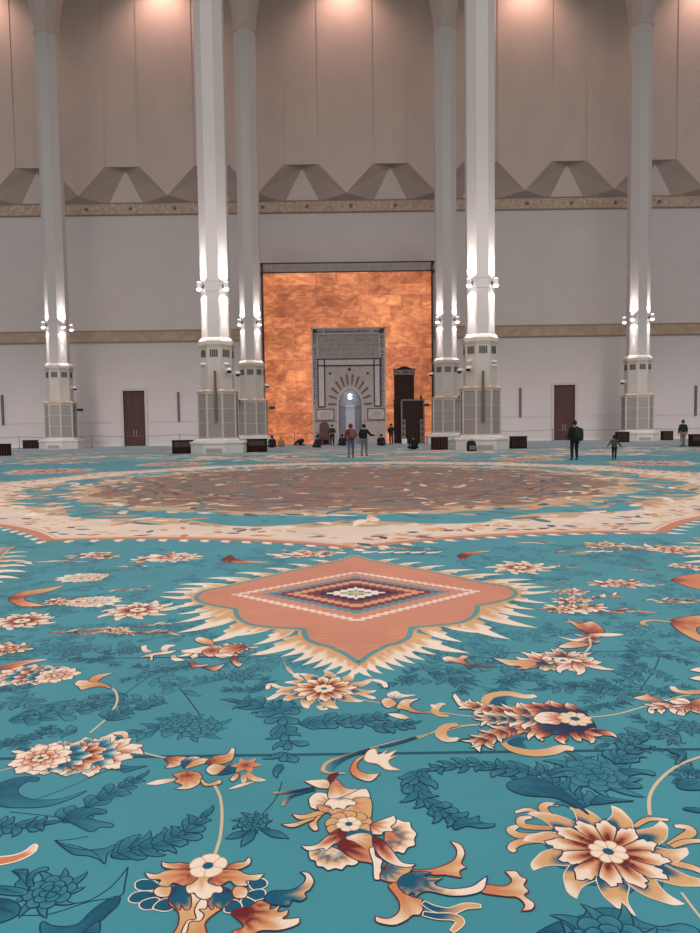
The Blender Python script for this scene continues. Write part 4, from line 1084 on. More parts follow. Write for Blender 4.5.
for k in range(420):
    a = rc.uniform(0, 2 * PI); R_ = rc.choice((6.3, 6.5, 6.8, 6.0, 4.9, 3.6, 2.2)) + rc.uniform(-.15, .15)
    petal(pol(R_, a), rc.uniform(0, 6.3), rc.uniform(.3, .7), .2, rc.choice(('curl', 'flame')), rc.choice(([GRT, GRB], [CRM, TAN], [cc(70, 76, 84), GRB], [MAR, TER], [TAN, CRM], [GRT, TEAL])), lv=157, sub=1)
for R_, n_, L_, cl in ((6.1, 32, .5, GRB), (4.6, 16, .9, cc(84, 92, 98)), (3.2, 16, .6, GRB), (1.9, 8, .8, cc(84, 92, 98)), (5.3, 16, .6, NAVY)):
    for k in range(n_):
        a = 2 * PI * (k + .5) / n_
        for s in (-1, 1): petal(pol(R_, a), math.atan2(-math.cos(a), math.sin(a)) + s * 1.3, L_, L_ * .34, 'curl', [cl, lerp3(cl, BR1, .4)], lv=158, flip=s, sub=1)
ring(MC, 16, 1.2, .42, 'round', [MAR, TER, TAN], None, lv := 0.01, sub=1) if False else None

# ---- outer stripes; teal between them paled towards the far wall, grazing sheen painted in
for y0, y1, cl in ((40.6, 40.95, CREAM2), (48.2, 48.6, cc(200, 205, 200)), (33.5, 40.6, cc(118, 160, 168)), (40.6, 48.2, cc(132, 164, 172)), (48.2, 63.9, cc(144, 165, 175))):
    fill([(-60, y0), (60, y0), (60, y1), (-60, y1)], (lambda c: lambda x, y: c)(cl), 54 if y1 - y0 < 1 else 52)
for k in range(260):
    x = rc.uniform(-34, 34); y = rc.uniform(32.5, 47.5)
    if math.hypot(x, y - 20) < 12: continue
    LV[0] = 70 + k % 6 * 2
    cl = rc.choice(([TER, TAN], [CRM, CRM], [TAN, CRM], [FOL, FOLM], [CRM, TAN], [TER, CRM], [GRT, TEAL]))
    for q in range(4): petal((x + rc.uniform(-1, 1), y + rc.uniform(-.6, .6)), rc.uniform(0, 6.3), rc.uniform(.6, 1.6), .5, 'round', cl, sub=1)

# ---- pendants round the medallion: the near one faces the camera
PX = .035
half = FL([(359, 663.5), (345, 654.5), (329, 647), (316.6, 644), (306, 638.6), (303, 629), (278.6, 627.8), (251.4, 625), (238, 618), (234.6, 609), (216, 606), (200, 602), (195.8, 596.6), (206, 590.6), (230, 586), (260, 578.5), (292, 571), (322, 564.5), (344, 559.5), (355, 556)])
half = [(min(0, x - PX), y) for x, y in half]; half[0] = (0, half[0][1]); half[-1] = (0, half[-1][1])
sharp = {0, 5, 9, 19}
def outline(k=1.0):
    H_ = []
    cy = 6.4
    for i, (x, y) in enumerate(half):
        p = (x * k, cy + (y - cy) * k); H_.append(p)
        if i in sharp: H_.append(p)
    full = H_ + [(-x, y) for x, y in H_[::-1]]
    return crom(full, 5)
flames = [((207, 594), (168, 591), .10), ((203, 597), (160, 598), .11), ((204, 601), (170, 609), .13), ((214, 607), (182, 615), .15), ((224, 609), (186, 623), .15), ((235, 614), (190, 633), .17), ((247, 624), (217, 643), .2), ((268, 627), (238, 637), .14), ((287, 630), (262, 645), .16), ((303, 638), (258, 657), .2),
          ((311, 643), (288, 657), .11), ((318, 646), (300, 662), .11), ((326, 648), (311, 665), .11), ((334, 651), (321, 668), .11), ((342, 655), (331, 671), .10), ((350, 660), (342, 674), .10), ((357, 664), (352, 677), .08),
          ((212, 590), (178, 588), .12), ((228, 587), (186, 583), .12), ((250, 581), (212, 577), .12), ((272, 575.5), (240, 572), .12), ((292, 571), (268, 567.5), .12), ((312, 567), (290, 563.5), .11), ((330, 562.5), (312, 559.5), .09)]
def pendant(tr, full=True):
    def W(p): return tr(p[0], p[1])
    o_ = [W(p) for p in outline()]
    lvb = 170
    for (b, t, w_) in flames:
        b = fl(*b); t = fl(*t); b = (b[0] - PX, b[1]); t = (t[0] - PX, t[1])
        for s in (-1, 1):
            B = W((b[0] * s, b[1])); Tt = W((t[0] * s, t[1])); ang = math.atan2(Tt[1] - B[1], Tt[0] - B[0]); L = math.hypot(Tt[0] - B[0], Tt[1] - B[1])
            petal(B, ang, L * 1.25, max(w_ * 1.1, L * .50), 'flame', [TER, TAN, TAN, CRM, CRM, CRM], None, lv=lvb + rc.randrange(4) * 2, r0=-L * .25, flip=-s if b[1] < 6.5 else s, sub=3 if full else 1)
    ribbon(o_, .05, TAN, lvb + 10, True)
    if full:
        for i in range(0, len(o_), 2):
            petal(o_[i], rc.uniform(0, 6.3), .07, .05, 'round', [TER, TAN], lv=lvb + 11, sub=1)
    fill(o_, lambda x, y: ROSE, lvb + 12, .25)
    ribbon(o_, .022, cc(96, 152, 156), lvb + 13, True)
    cy = 6.53; st = .066
    rings_ = [(1.19, cc(240, 220, 204)), (1.09, ROSE), (.90, cc(92, 150, 158)), (.78, MAR), (.655, cc(216, 166, 124)), (.53, MAR), (.40, cc(40, 40, 74)), (.28, CRM), (.145, cc(92, 150, 158)), (.09, cc(216, 190, 140))]
    MR2 = cc(140, 52, 66)
    for q, (r, c) in enumerate(rings_):
        if c == MAR: c = MR2
        n_ = int(round(r / st * .999)) + 1
        for j in range(-n_, n_ + 1):
            y0 = cy + (j - .5) * .054; hw = r - abs(j) * .066
            if hw <= .01: continue
            o = len(CV); z = (lvb + 16 + q * 2) * LIFT
            for p in ((-hw, y0), (hw, y0), (hw, y0 + .054), (-hw, y0 + .054)): CV.append((*W(p), z)); CCOL.append(c)
            PRIM.append((lvb + 16 + q * 2, o, len(CV)))
            CF.append([o, o + 1, o + 2, o + 3])
    if full:      # faint hatched tufts inside the scallops
        for (px, py, dx) in ((313, 632, 12), (315, 635, 14), (312, 638.5, 16), (338, 646, 14), (334, 649, 12), (246, 612, 7), (248, 614, 8), (212, 597, 8), (210, 599, 8)):
            p = fl(px, py)
            for s in (-1, 1):
                a = W(((p[0] - PX) * s, p[1])); e = fl(px + dx, py + .5); b = W(((e[0] - PX) * s, e[1])); ribbon([a, ((a[0] + b[0]) / 2, (a[1] + b[1]) / 2), b], .006, cc(216, 176, 112), lvb + 14, taper=True)
for k in range(NF):
    a = 2 * PI * k / NF
    def tr(x, y, a=a):
        u, v = x, y - 20.0
        return (MC[0] - .02 + u * math.cos(a) - v * math.sin(a), 20.0 + u * math.sin(a) + v * math.cos(a))
    pendant(tr, k in (0, 1, NF - 1))
# small spray where pendant and rim meet
LV[0] = 210
for sx in (-1, 1):
    for q in range(7): petal((PX + sx * (.08 + .13 * q), 8.95 - .03 * q + rc.uniform(-.06, .06)), rc.uniform(0, 6.3), .16, .1, 'flame', rc.choice((RED, [CRM, CRM, TAN], [MAR, TER, CRM])), sub=1)
    for q in range(5): petal((PX + sx * (.1 + .2 * q), 8.62 - .02 * q), PI / 2 - sx * 1.2, .24, .12, 'flame', [CRM, CRM], flip=sx, sub=1)

# ---- middle-distance flowers
def rosette(px, py, R, kind=0, ang=0):
    c = fl(px, py)
    if kind == 0:      # flat daisy
        ring(c, 10, R * 1.25, R * .55, 'curl', [DTL, TAN, CRM], None, a0=ang + .3, jit=.15, sub=1)
        ring(c, 10, R * .95, R * .5, 'lobed', [MAR, MAR, MAR, TER, CRM, CRM], INK, .005, a0=ang, jit=.1, sub=1)
        head(c, R * .30, 7, ang)
    elif kind == 1:    # loose red and cream blossom
        for ox in (-.55, .5, 0):
            c_ = (c[0] + R * ox + rc.uniform(-.1, .1) * R, c[1] + rc.uniform(-.35, .35) * R)
            for k in range(8): petal(c_, ang + k * .79 + rc.uniform(-.2, .2), R * rc.uniform(.5, 1.0), R * .36, rc.choice(('flame', 'curl', 'lobed')), rc.choice(([MAR, MAR, TER, CRM, CRM], [MAR, TER, CRM, CRM], CR, [NAVY, DTL, TAN, CRM], [MAR, MAR, TAN, CRM])), BRN if rc.random() < .5 else None, .004, flip=rc.choice((-1, 1)), sub=1)
        ring(c, 6, R * .42, R * .32, 'round', [MAR, MAR, TER, CRM], None, a0=ang, sub=1); disc(c, R * .1, CRM)
    elif kind == 2:    # peony seen from the side
        d = (math.cos(ang), math.sin(ang))
        for i in range(4, -1, -1):
            cc_ = (c[0] + d[0] * R * .28 * i, c[1] + d[1] * R * .28 * i)
            cl = ([MAR, TER, CRM], [DTL, DTL, CRM], [MAR, TER, CRM], [DTL, TEAL, CRM], [TER, CRM, CRM])[i]
            for k in range(7): petal(cc_, ang + (k - 3) * .62, R * (.8 + .08 * i), R * .5, 'lobed', cl, None, sub=1)
        head(c, R * .42, 7, ang, [MAR, TER, CRM, CRM])
    elif kind == 3:    # trailing leaf spray
        for k in range(6):
            p = (c[0] + math.cos(ang) * R * .5 * (k - 2.5), c[1] + math.sin(ang) * R * .5 * (k - 2.5))
            petal(p, ang + rc.uniform(-.9, .9), R * rc.uniform(.7, 1.2), R * .4, 'flame', rc.choice((TER2, CR, RED, [MAR, MAR, TER, CRM])), BRN if rc.random() < .3 else None, .004, flip=rc.choice((-1, 1)), sub=1)
for px, py, R, kd, an in ((22, 621, .22, 0, 0), (138, 610, .24, 0, .3), (78, 602, .18, 2, 0), (62, 602, .15, 1, 0), (98, 577.5, .2, 2, PI), (90, 578, .15, 1, 0), (95, 556, .26, 1, 0), (40, 562, .24, 3, 0), (165, 557.5, .34, 1, 0), (178, 558, .22, 0, 0), (70, 632, .13, 3, .1), (100, 633, .14, 3, .1), (118, 631, .12, 1, 0), (150, 633, .12, 3, 0), (125, 590, .12, 3, .4), (10, 648, .16, 1, 0), (150, 625, .1, 3, .2), (310, 554, .28, 1, 0), (285, 557, .16, 3, 0), (130, 566, .12, 3, 0),
                         (520, 567.5, .26, 0, .2), (558, 567, .12, 3, 0), (530, 542.5, .16, 3, 0), (606, 545, .26, 1, 0), (580, 552.5, .24, 3, 0), (622, 550, .16, 3, .2), (668, 549, .34, 1, 0), (690, 552, .2, 3, 0), (617, 583, .22, 1, .3), (640, 586, .12, 3, 0), (600, 598, .14, 3, .5), (570, 591, .15, 1, 0), (580, 609.5, .2, 1, 0), (560, 609, .1, 3, 0), (612, 612, .16, 3, 0), (690, 567, .18, 1, 0), (660, 600, .1, 3, 0), (675, 602, .14, 3, 0), (553, 584, .08, 3, 0), (640, 570, .1, 3, 0)):
    LV[0] = 220; rosette(px, py, R, kd, an)
LV[0] = 220
for q, (b_, pts) in enumerate((((228, 558.5), [(222, 561), (226, 557), (231, 555), (234, 558), (240, 560), (252, 561), (270, 562.5), (250, 563), (235, 563)]), ((458, 556), [(457, 556), (463, 553), (475, 551.5), (492, 551), (475, 554), (468, 557), (464, 560), (460, 558.5)]))):
    motif(FL(pts), RED2, fl(*b_), None, MAR, .006)
# big red scrolls at either side
def big(x0, y0, s, pts, b, cols=None, out=MAR): motif(T(x0, y0, s, pts), cols or [MAR, TER, TAN, CRM], T(x0, y0, s, [b])[0], None, out, .006)
big(0, 560, 3.889, [(35, 150), (80, 125), (170, 112), (255, 98), (255, 98), (200, 120), (130, 135), (100, 142), (95, 150), (110, 160), (180, 178), (180, 178), (90, 182), (45, 165)], (38, 152))
stem(T(0, 560, 3.889, [(90, 182), (150, 182), (230, 178), (290, 180)]), .006, MAR)
big(500, 560, 3.5, [(600, 70), (640, 55), (720, 50), (740, 75), (720, 100), (680, 100), (620, 80)], (600, 70), [MAR, TER, TER, TAN])
big(500, 560, 3.5, [(597, 215), (640, 200), (720, 195), (780, 215), (770, 280), (720, 288), (680, 280), (620, 245)], (597, 215), [MAR, TER, TAN, TAN])
motif(T(500, 560, 3.5, [(690, 240), (720, 232), (750, 245), (740, 262), (700, 262)]), [TEAL, TEAL], T(500, 560, 3.5, [(690, 240)])[0], None, MAR, .005)
scroll(T(500, 560, 3.5, [(600, 218), (540, 212), (505, 216), (500, 225), (520, 230)]), .02, [TAN, TAN, TAN])

# ---- foreground, tone on tone
LV[0] = 60
A_ = (0, 813, 5.0)
sprig(FL([(64, 822), (85, 808), (105, 796), (125, 786), (137, 779)]), .10, 7)
blade(T(0, 720, 4.375, [(285, 430), (330, 390), (400, 385), (460, 395), (460, 410), (420, 410), (380, 425), (420, 440), (490, 455), (490, 470), (440, 470), (400, 490), (340, 465)]))
blade(T(*A_, [(275, 138), (330, 165), (420, 185), (520, 178), (570, 160), (590, 175), (540, 200), (525, 255), (500, 235), (440, 215), (360, 205)]))
ribbon(crom(T(*A_, [(275, 138), (350, 133), (410, 122), (440, 118)]), 5, False), .003, INK, 70)
sprig(FL([(112, 856), (130, 850), (150, 846), (172, 840), (188, 830), (202, 818)]), .115, 9)
peony(fl(50, 892), .12); blade(T(*A_, [(60, 292), (110, 282), (140, 290), (130, 340), (140, 380), (100, 390), (75, 360), (100, 330), (90, 305)])); blade(T(*A_, [(130, 345), (150, 305), (200, 275), (240, 275), (235, 290), (190, 300), (165, 330), (170, 365), (140, 370)]))
blade(T(*A_, [(-40, 370), (40, 368), (130, 385), (130, 410), (60, 415), (-30, 400)])); blade(T(*A_, [(-80, 450), (0, 430), (60, 440), (100, 470), (90, 510), (20, 545), (-80, 560)]), [NAVY, FOLD, FOL])
ribbon(crom(T(*A_, [(640, 270), (560, 365), (440, 440), (330, 452)]), 6, False), .003, INK, 80); ribbon(crom(T(*A_, [(640, 270), (625, 350), (600, 415), (440, 445), (250, 505), (90, 512)]), 6, False), .003, INK, 80)
blade(T(*A_, [(600, 420), (550, 430), (460, 490), (400, 550), (340, 570), (260, 565), (215, 545), (200, 570), (215, 610), (300, 640), (420, 620), (500, 545), (560, 490), (590, 460)]), [FOLD, FOLD, FOL])
blade(T(*A_, [(420, 600), (490, 545), (500, 580), (480, 640), (430, 660)]), [FOLD, FOL])
blade(T(0, 720, 4.375, [(-40, 300), (30, 265), (100, 250), (165, 252), (165, 268), (120, 270), (80, 300), (90, 330), (160, 350), (270, 345), (380, 310), (300, 350), (200, 380), (80, 385), (0, 378), (-60, 350)]), [FOLD, FOL, FOLM])
ribbon(crom(T(0, 720, 4.375, [(160, 345), (260, 310), (400, 250), (480, 215)]), 5, False), .003, INK, 66); blade(T(0, 720, 4.375, [(470, 215), (520, 200), (580, 205), (645, 202), (600, 215), (545, 230), (530, 222)]))
sprig(FL([(-10, 828), (12, 826), (30, 826), (44, 824)]), .09, 5); ribbon(crom(FL([(10, 812), (40, 815), (64, 818)]), 5, False), .003, INK, 66)
sprig(FL([(108, 720), (122, 712), (150, 706)]), .12, 4)
peony(fl(253, 823), .085); fleaf(fl(255, 830), -1.9, .12, .05); fleaf(fl(262, 830), -.5, .13, .05); fleaf(fl(247, 832), -2.6, .09, .05)
ribbon(crom(FL([(262, 815), (276, 798), (282, 782)]), 5, False), .003, INK, 66)
sprig(FL([(283, 700), (284, 715), (283, 730), (288, 745), (280, 765)]), .15, 7); sprig(FL([(300, 724), (330, 722), (360, 722), (385, 716)]), .13, 7); sprig(FL([(375, 728), (395, 726), (408, 724)]), .1, 4); sprig(FL([(285, 712), (262, 706), (240, 702)]), .15, 4)
sprig(FL([(585, 806), (560, 788), (535, 772), (510, 770), (485, 766), (455, 766), (430, 770)]), .11, 13); sprig(FL([(420, 772), (416, 785), (424, 800), (440, 812), (458, 820)]), .115, 8, tip=False)
blade(T(380, 740, 4.375, [(320, 375), (350, 345), (400, 345), (435, 335), (430, 355), (470, 370), (500, 370), (495, 382), (440, 388), (380, 380), (330, 395)]))
blade(T(540, 740, 4.375, [(-140, 190), (-60, 165), (0, 175), (90, 215), (150, 265), (215, 330), (150, 290), (60, 255), (-60, 245), (-130, 220)]), [FOL, FOLD, FOLD])
peony(fl(595, 775), .20, .3); sprig(FL([(616, 764), (625, 752), (640, 742)]), .12, 4)
for p_ in ([(350, 130), (420, 130), (490, 140), (500, 158), (440, 150), (380, 160)], [(350, 190), (420, 190), (445, 212), (370, 212)], [(220, 280), (260, 245), (310, 255), (370, 265), (410, 270), (330, 275), (250, 285)], [(30, 150), (60, 128), (130, 125), (170, 135), (100, 142), (50, 160)], [(550, 40), (600, 45), (640, 60), (620, 95), (600, 110), (595, 95), (610, 70), (570, 55)], [(595, 195), (620, 175), (690, 172), (740, 180), (740, 215), (660, 222), (610, 215)], [(625, 305), (660, 298), (740, 310), (740, 325), (660, 315)]): blade(T(540, 740, 4.375, p_))
blade(T(500, 790, 3.5, [(120, 510), (200, 465), (290, 440), (310, 420), (390, 415), (450, 430), (490, 460), (560, 480), (640, 470), (700, 500), (640, 560), (300, 580), (100, 560)]), [FOLD, FOL, FOLM]); LV[0] += 4; peony(fl(612, 944), .17, .2); LV[0] += 4; peony(fl(572, 950), .10)
for px, py, s in ((25, 700, .17), (50, 716, .17), (75, 708, .16), (90, 700, .13), (200, 728, .2), (180, 722, .17), (150, 730, .15), (155, 672, .14), (215, 680, .2), (240, 676, .15), (132, 700, .12), (430, 672, .2), (412, 680, .14), (450, 680, .15), (475, 668, .13), (505, 680, .16), (525, 676, .12), (580, 686, .16), (600, 692, .13), (622, 690, .13), (600, 705, .10), (645, 668, .15), (660, 655, .14), (640, 676, .13), (640, 735, .14), (665, 728, .12), (690, 727, .13), (20, 740, .12), (35, 735, .10), (75, 650, .18), (100, 660, .13), (10, 690, .15), (260, 690, .14), (625, 745, .1), (690, 770, .1), (550, 772, .1), (635, 650, .13), (480, 655, .12), (130, 650, .14), (660, 690, .13)):
    LV[0] = 62; c = fl(px, py); FO = [FOLD, FOL, FOLM]; FO2 = [FOL, FOLM, FOLM]
    rr_ = rc.random()
    if rr_ < .2: peony(c, s * .8, rc.uniform(0, 6))
    elif rr_ < .7: frond(c, s, rc.uniform(0, 6))
    else:
        a = rc.uniform(-.6, .6) + rc.choice((0, PI)); sprig([(c[0] - .2 * math.cos(a), c[1] - .2 * math.sin(a)), c, (c[0] + .22 * math.cos(a + .4), c[1] + .22 * math.sin(a + .4))], s * .9, 5)
FO, FO2 = FO_S, FO2_S
for pts in ([(120, 700), (130, 690), (162, 668)], [(200, 715), (181, 690), (168, 682)], [(500, 690), (470, 684), (430, 668)], [(640, 690), (655, 668), (660, 655)], [(0, 690), (30, 683), (85, 668)]): ribbon(crom(FL(pts), 5, False), .004, INK, 61)

# ---- foreground, bright motifs
LV[0] = 260
# stems first
stem(T(540, 740, 4.375, [(480, 330), (480, 250), (520, 180), (600, 115), (700, 75), (760, 60)]), .0075)
stem(T(500, 790, 3.5, [(635, 360), (680, 420), (720, 470)]), .005)
stem(FL([(214, 857), (220, 838), (222, 815), (220, 797), (214, 785)]), .0065)
stem(FL([(90, 733), (107, 718), (117, 702), (114, 690), (100, 684)]), .007)
stem(FL([(140, 752), (155, 756), (166, 758)]), .006); stem(FL([(0, 771), (12, 768)]), .004)
stem(T(540, 630, 4.375, [(205, 383), (330, 370), (460, 335), (600, 295), (660, 285)]), .006)
stem(T(440, 670, 3.889, [(-60, 165), (20, 168), (90, 178), (170, 182)]), .005); stem(T(440, 670, 3.889, [(55, 222), (110, 215), (180, 212)]), .005)
stem(FL([(397, 742), (425, 736), (445, 726)]), .005)
stem(FL([(362, 700), (385, 704), (400, 707)]), .005); stem(FL([(287, 667), (292, 672), (300, 680)]), .006)
# A: the large daisy at lower right
ca_ = fl(608.3, 852)
A5 = (500, 790, 3.5)
for sp_, w_, cl in (([(240, 120), (175, 90), (150, 65), (165, 50), (208, 54)], .020, TNC), ([(215, 115), (150, 92), (100, 70), (52, 80)], .016, TNC), ([(215, 135), (130, 132), (80, 125), (75, 102), (112, 95)], .020, TER2), ([(200, 155), (110, 162), (60, 158), (38, 140), (62, 126)], .022, TER2), ([(205, 178), (110, 178), (60, 187), (40, 205), (54, 218)], .020, TER2),
                    ([(590, 195), (640, 168), (668, 150), (655, 132), (610, 128)], .022, TNC), ([(600, 200), (650, 182), (720, 178)], .016, TNC), ([(470, 130), (520, 103), (592, 106)], .015, TNC), ([(560, 245), (620, 260), (680, 275), (730, 300)], .02, TNC)):
    scroll(T(*A5, sp_), w_, cl, INK, .002)
daisy(ca_, .212, .25)
# B: smaller copies of it
daisy(fl(324, 689), .195, .1, True)
for sp_, w_ in (([(180, 150), (130, 150), (90, 170), (30, 178)], .022), ([(190, 125), (130, 122), (90, 108), (75, 130)], .02), ([(230, 90), (200, 70), (215, 60)], .02), ([(470, 110), (530, 90), (580, 100), (595, 122)], .022), ([(480, 150), (530, 165), (545, 172)], .02), ([(300, 200), (320, 215), (335, 210)], .024)):
    scroll(T(250, 660, 4.375, sp_), w_, [TAN, CRM, CRM], None)
# bud to the right of it and its red tail
B6 = (380, 640, 4.375)
motif(T(*B6, [(5, 265), (40, 255), (75, 280), (40, 300), (15, 290)]), TNC, T(*B6, [(75, 280)])[0], None, INK, .003)
motif(T(*B6, [(70, 300), (95, 265), (140, 260), (175, 258), (140, 275), (135, 295), (180, 315), (235, 322), (150, 320), (100, 305)]), TER2, T(*B6, [(150, 315)])[0], None, INK, .003)
motif(T(*B6, [(35, 325), (85, 325), (125, 340), (110, 348), (70, 342)]), CR, T(*B6, [(125, 340)])[0]); motif(T(*B6, [(30, 240), (70, 225), (100, 240), (160, 242), (110, 252), (60, 262)]), [DTL, CRM, CRM], T(*B6, [(60, 262)])[0])
stem(T(*B6, [(150, 312), (200, 322), (250, 322)]), .006, TER)
scroll(T(*B6, [(300, 335), (260, 330), (240, 310), (260, 285), (285, 282)]), .022, TNC); motif(T(*B6, [(220, 285), (245, 288), (250, 305), (230, 300)]), CR, T(*B6, [(250, 305)])[0])
scroll(T(*B6, [(330, 378), (290, 380), (265, 400), (275, 430), (310, 432)]), .022, TNC)
stem(T(*B6, [(290, 400), (360, 382), (450, 372)]), .004)
# small red buds further up
motif(T(*B6, [(270, 80), (300, 72), (340, 78), (360, 68), (390, 76), (370, 85), (380, 100), (430, 112), (520, 120), (420, 118), (350, 105), (310, 95), (285, 95)]), RED, T(*B6, [(420, 114)])[0], None, INK, .003)
# C: side-on peony at left
def dahlia(c, ang, s, mir=1):
    d = (math.cos(ang), math.sin(ang))
    for i in range(4, -1, -1):
        c_ = (c[0] + d[0] * s * .27 * i, c[1] + d[1] * s * .27 * i)
        cl = ([MAR, MAR, MAR, TER, CRM, CRM], [DTL, DTL, DTL, DTL, FOLM, CRM], [MAR, MAR, MAR, MAR, TER, CRM], [DTL, DTL, DTL, DTL, TEAL, CRM], [MAR, MAR, TER, TER, CRM, CRM])[i]
        n_ = 8 if i % 2 == 0 else 7
        for k in range(n_): petal(c_, ang + (k - (n_ - 1) / 2) * .56, s * (.64 + .06 * i) * rc.uniform(.94, 1.08), s * .40, 'lobed', cl, NAVY if i % 2 else BRN, .002, flip=1 if k % 2 else -1, streak=.2, sub=2)
    for k in range(8): petal(c, ang + 2 * PI * k / 8 + PI / 8, s * .58 * rc.uniform(.95, 1.1), s * .40, 'lobed', [MAR, MAR, TER, CRM, CRM], BRN, .002, streak=.2, sub=2)
    for k in range(7): petal(c, ang + 2 * PI * k / 7 + .2, s * .34, s * .27, 'lobed', [MAR, MAR, TER, CRM], BRN, .002, sub=2)
    for k in range(5): petal(c, ang + 2 * PI * k / 5, s * .17, s * .16, 'round', [TAN, CRM], BRN, .0015, sub=2)
    disc(c, s * .06, DTL)
C7 = (0, 720, 4.375)
motif(T(*C7, [(440, 140), (500, 105), (560, 100), (610, 120), (630, 150), (600, 150), (540, 145), (500, 155), (450, 160)]), TER2, T(*C7, [(440, 145)])[0], None, MAR, .003)
motif(T(*C7, [(480, 62), (530, 50), (558, 58), (560, 85), (545, 110), (520, 108), (540, 82), (530, 68)]), TNC, T(*C7, [(530, 108)])[0]); motif(T(*C7, [(415, 205), (460, 200), (490, 170), (510, 145), (535, 150), (520, 180), (480, 205), (440, 212)]), TNC, T(*C7, [(520, 150)])[0])
dahlia(fl(40.5, 758.5), .12, .235)
motif(T(*C7, [(50, 140), (80, 135), (110, 142), (80, 148)]), CR, T(*C7, [(110, 142)])[0])
dahlia(fl(58, 675.5), PI - .1, .22)
L4 = (0, 640, 4.375)
motif(T(*L4, [(325, 195), (345, 178), (400, 180), (460, 192), (490, 215), (440, 205), (390, 212), (355, 220), (340, 205)]), TER2, T(*L4, [(450, 200)])[0], None, INK, .003); motif(T(*L4, [(385, 178), (420, 155), (500, 143), (500, 143), (450, 165), (420, 185)]), TER2, T(*L4, [(400, 180)])[0], None, INK, .003)
motif(T(*L4, [(-40, 130), (40, 105), (120, 90), (210, 85), (120, 105), (60, 125)]), RED, T(*L4, [(-40, 130)])[0])
# D: lily cluster
D8 = (140, 720, 4.375)
def dm(pts, cols, b, out=INK, ow=.0025): motif(T(*D8, pts), cols, T(*D8, [b])[0], None, out, ow)
dm([(105, 170), (160, 160), (218, 168), (195, 190), (150, 208), (110, 210), (125, 190)], RED, (110, 172)); dm([(180, 185), (220, 162), (262, 165), (262, 190), (200, 215)], [DTL, DTL, CRM], (200, 195))
dm([(195, 215), (240, 205), (285, 190), (305, 175), (270, 168), (230, 180)], TER2, (210, 195)); dm([(145, 240), (200, 225), (250, 228), (272, 250), (255, 285), (205, 305), (150, 302), (150, 302), (185, 288), (150, 272), (165, 258)], [MAR, TER, TAN, CRM], (205, 245))
dm([(25, 282), (25, 282), (80, 264), (150, 258), (142, 270), (75, 285)], CR, (150, 262), None); dm([(285, 192), (325, 160), (378, 152), (398, 126), (415, 128), (412, 160), (398, 182), (350, 196)], [MAR, TER, TAN, CRM], (300, 185))
dm([(288, 220), (320, 195), (378, 204), (392, 224), (345, 238), (310, 242)], TER2, (375, 215)); dm([(362, 222), (400, 194), (442, 214), (395, 236), (340, 242)], NVT, (370, 225))
for q in range(6): petal(T(*D8, [(463, 200)])[0], q * 1.05, .075, .045, 'point', [MAR, TER, TAN], None, sub=2)
dm([(478, 225), (498, 245), (555, 266), (555, 266), (520, 272), (478, 262), (465, 240)], TER2, (480, 225), None); dm([(393, 262), (420, 235), (436, 246), (412, 270)], TER2, (436, 240)); dm([(443, 245), (462, 240), (465, 270), (445, 275)], TER2, (450, 240), None); dm([(384, 306), (384, 306), (440, 282), (505, 272), (430, 298)], CR, (500, 275), None)
dm([(268, 258), (300, 280), (348, 263), (355, 280), (300, 292), (272, 285)], TNC, (300, 285))
# E: centre composite
E6 = (270, 720, 4.375); E3 = (240, 813, 5.0); E4 = (360, 813, 3.889)
def em(T_, pts, cols, b, out=INK, ow=.0024, tip=None): motif(T(*T_, pts), cols, T(*T_, [b])[0], T(*T_, [tip])[0] if tip else None, out, ow)
stem(T(*E6, [(700, 62), (550, 96), (420, 130)]), .004, TAN)
scroll(T(*E6, [(420, 132), (310, 165), (250, 190), (232, 222), (262, 234), (330, 236)]), .010, [NAVY, TAN, TAN, TAN]); scroll(T(*E6, [(440, 128), (330, 168), (280, 200), (262, 232)]), .016, [NAVY, DTL, TEAL]); scroll(T(*E6, [(640, 78), (560, 102), (480, 122)]), .012, NVT, INK)
em(E6, [(350, 215), (375, 175), (415, 158), (385, 190), (388, 220), (430, 238), (482, 235), (482, 235), (445, 270), (400, 265), (362, 245)], [TER, TER, TAN, CRM], (355, 215), MAR)
em(E6, [(412, 172), (430, 138), (460, 130), (475, 155), (520, 130), (520, 130), (502, 152), (556, 134), (556, 134), (525, 165), (552, 160), (518, 180), (530, 205), (572, 222), (572, 222), (510, 220), (470, 195), (430, 188)], [CRM, CRM, CRM], (420, 165), TAN)
scroll(T(*E6, [(15, 322), (100, 316), (215, 292)]), .010, [TAN, NAVY, NAVY]); scroll(T(*E6, [(55, 378), (90, 338), (200, 308)]), .010, [TAN, DTL, NAVY])
em(E6, [(148, 270), (148, 270), (200, 264), (252, 266), (262, 300), (220, 302), (190, 292)], CR, (255, 290), BRN)
em(E6, [(172, 370), (172, 345), (205, 320), (260, 330), (300, 370), (250, 400), (185, 390)], [DTL, TAN, CRM, CRM], (270, 370)); em(E6, [(330, 325), (400, 305), (428, 310), (436, 352), (380, 372), (300, 362)], CR, (330, 360))
em(E6, [(205, 388), (230, 410), (255, 408), (275, 424), (305, 418), (335, 426), (365, 418), (400, 424), (440, 438), (442, 350), (370, 345), (340, 385), (270, 390), (220, 375)], [CRM, TER, TAN, TAN], (300, 375))
em(E6, [(238, 372), (268, 345), (322, 345), (372, 360), (375, 375), (340, 378), (325, 395), (295, 388), (275, 398), (262, 380)], [DTL, CRM, CRM, CRM], (310, 340))
em(E6, [(282, 262), (302, 270), (330, 300), (388, 305), (345, 328), (300, 345), (255, 345), (258, 300)], [TER, TER, TAN, CRM], (285, 262)); em(E6, [(250, 265), (262, 240), (295, 232), (302, 240), (285, 255), (280, 272)], [MAR, MAR, MAR], (260, 260), None)
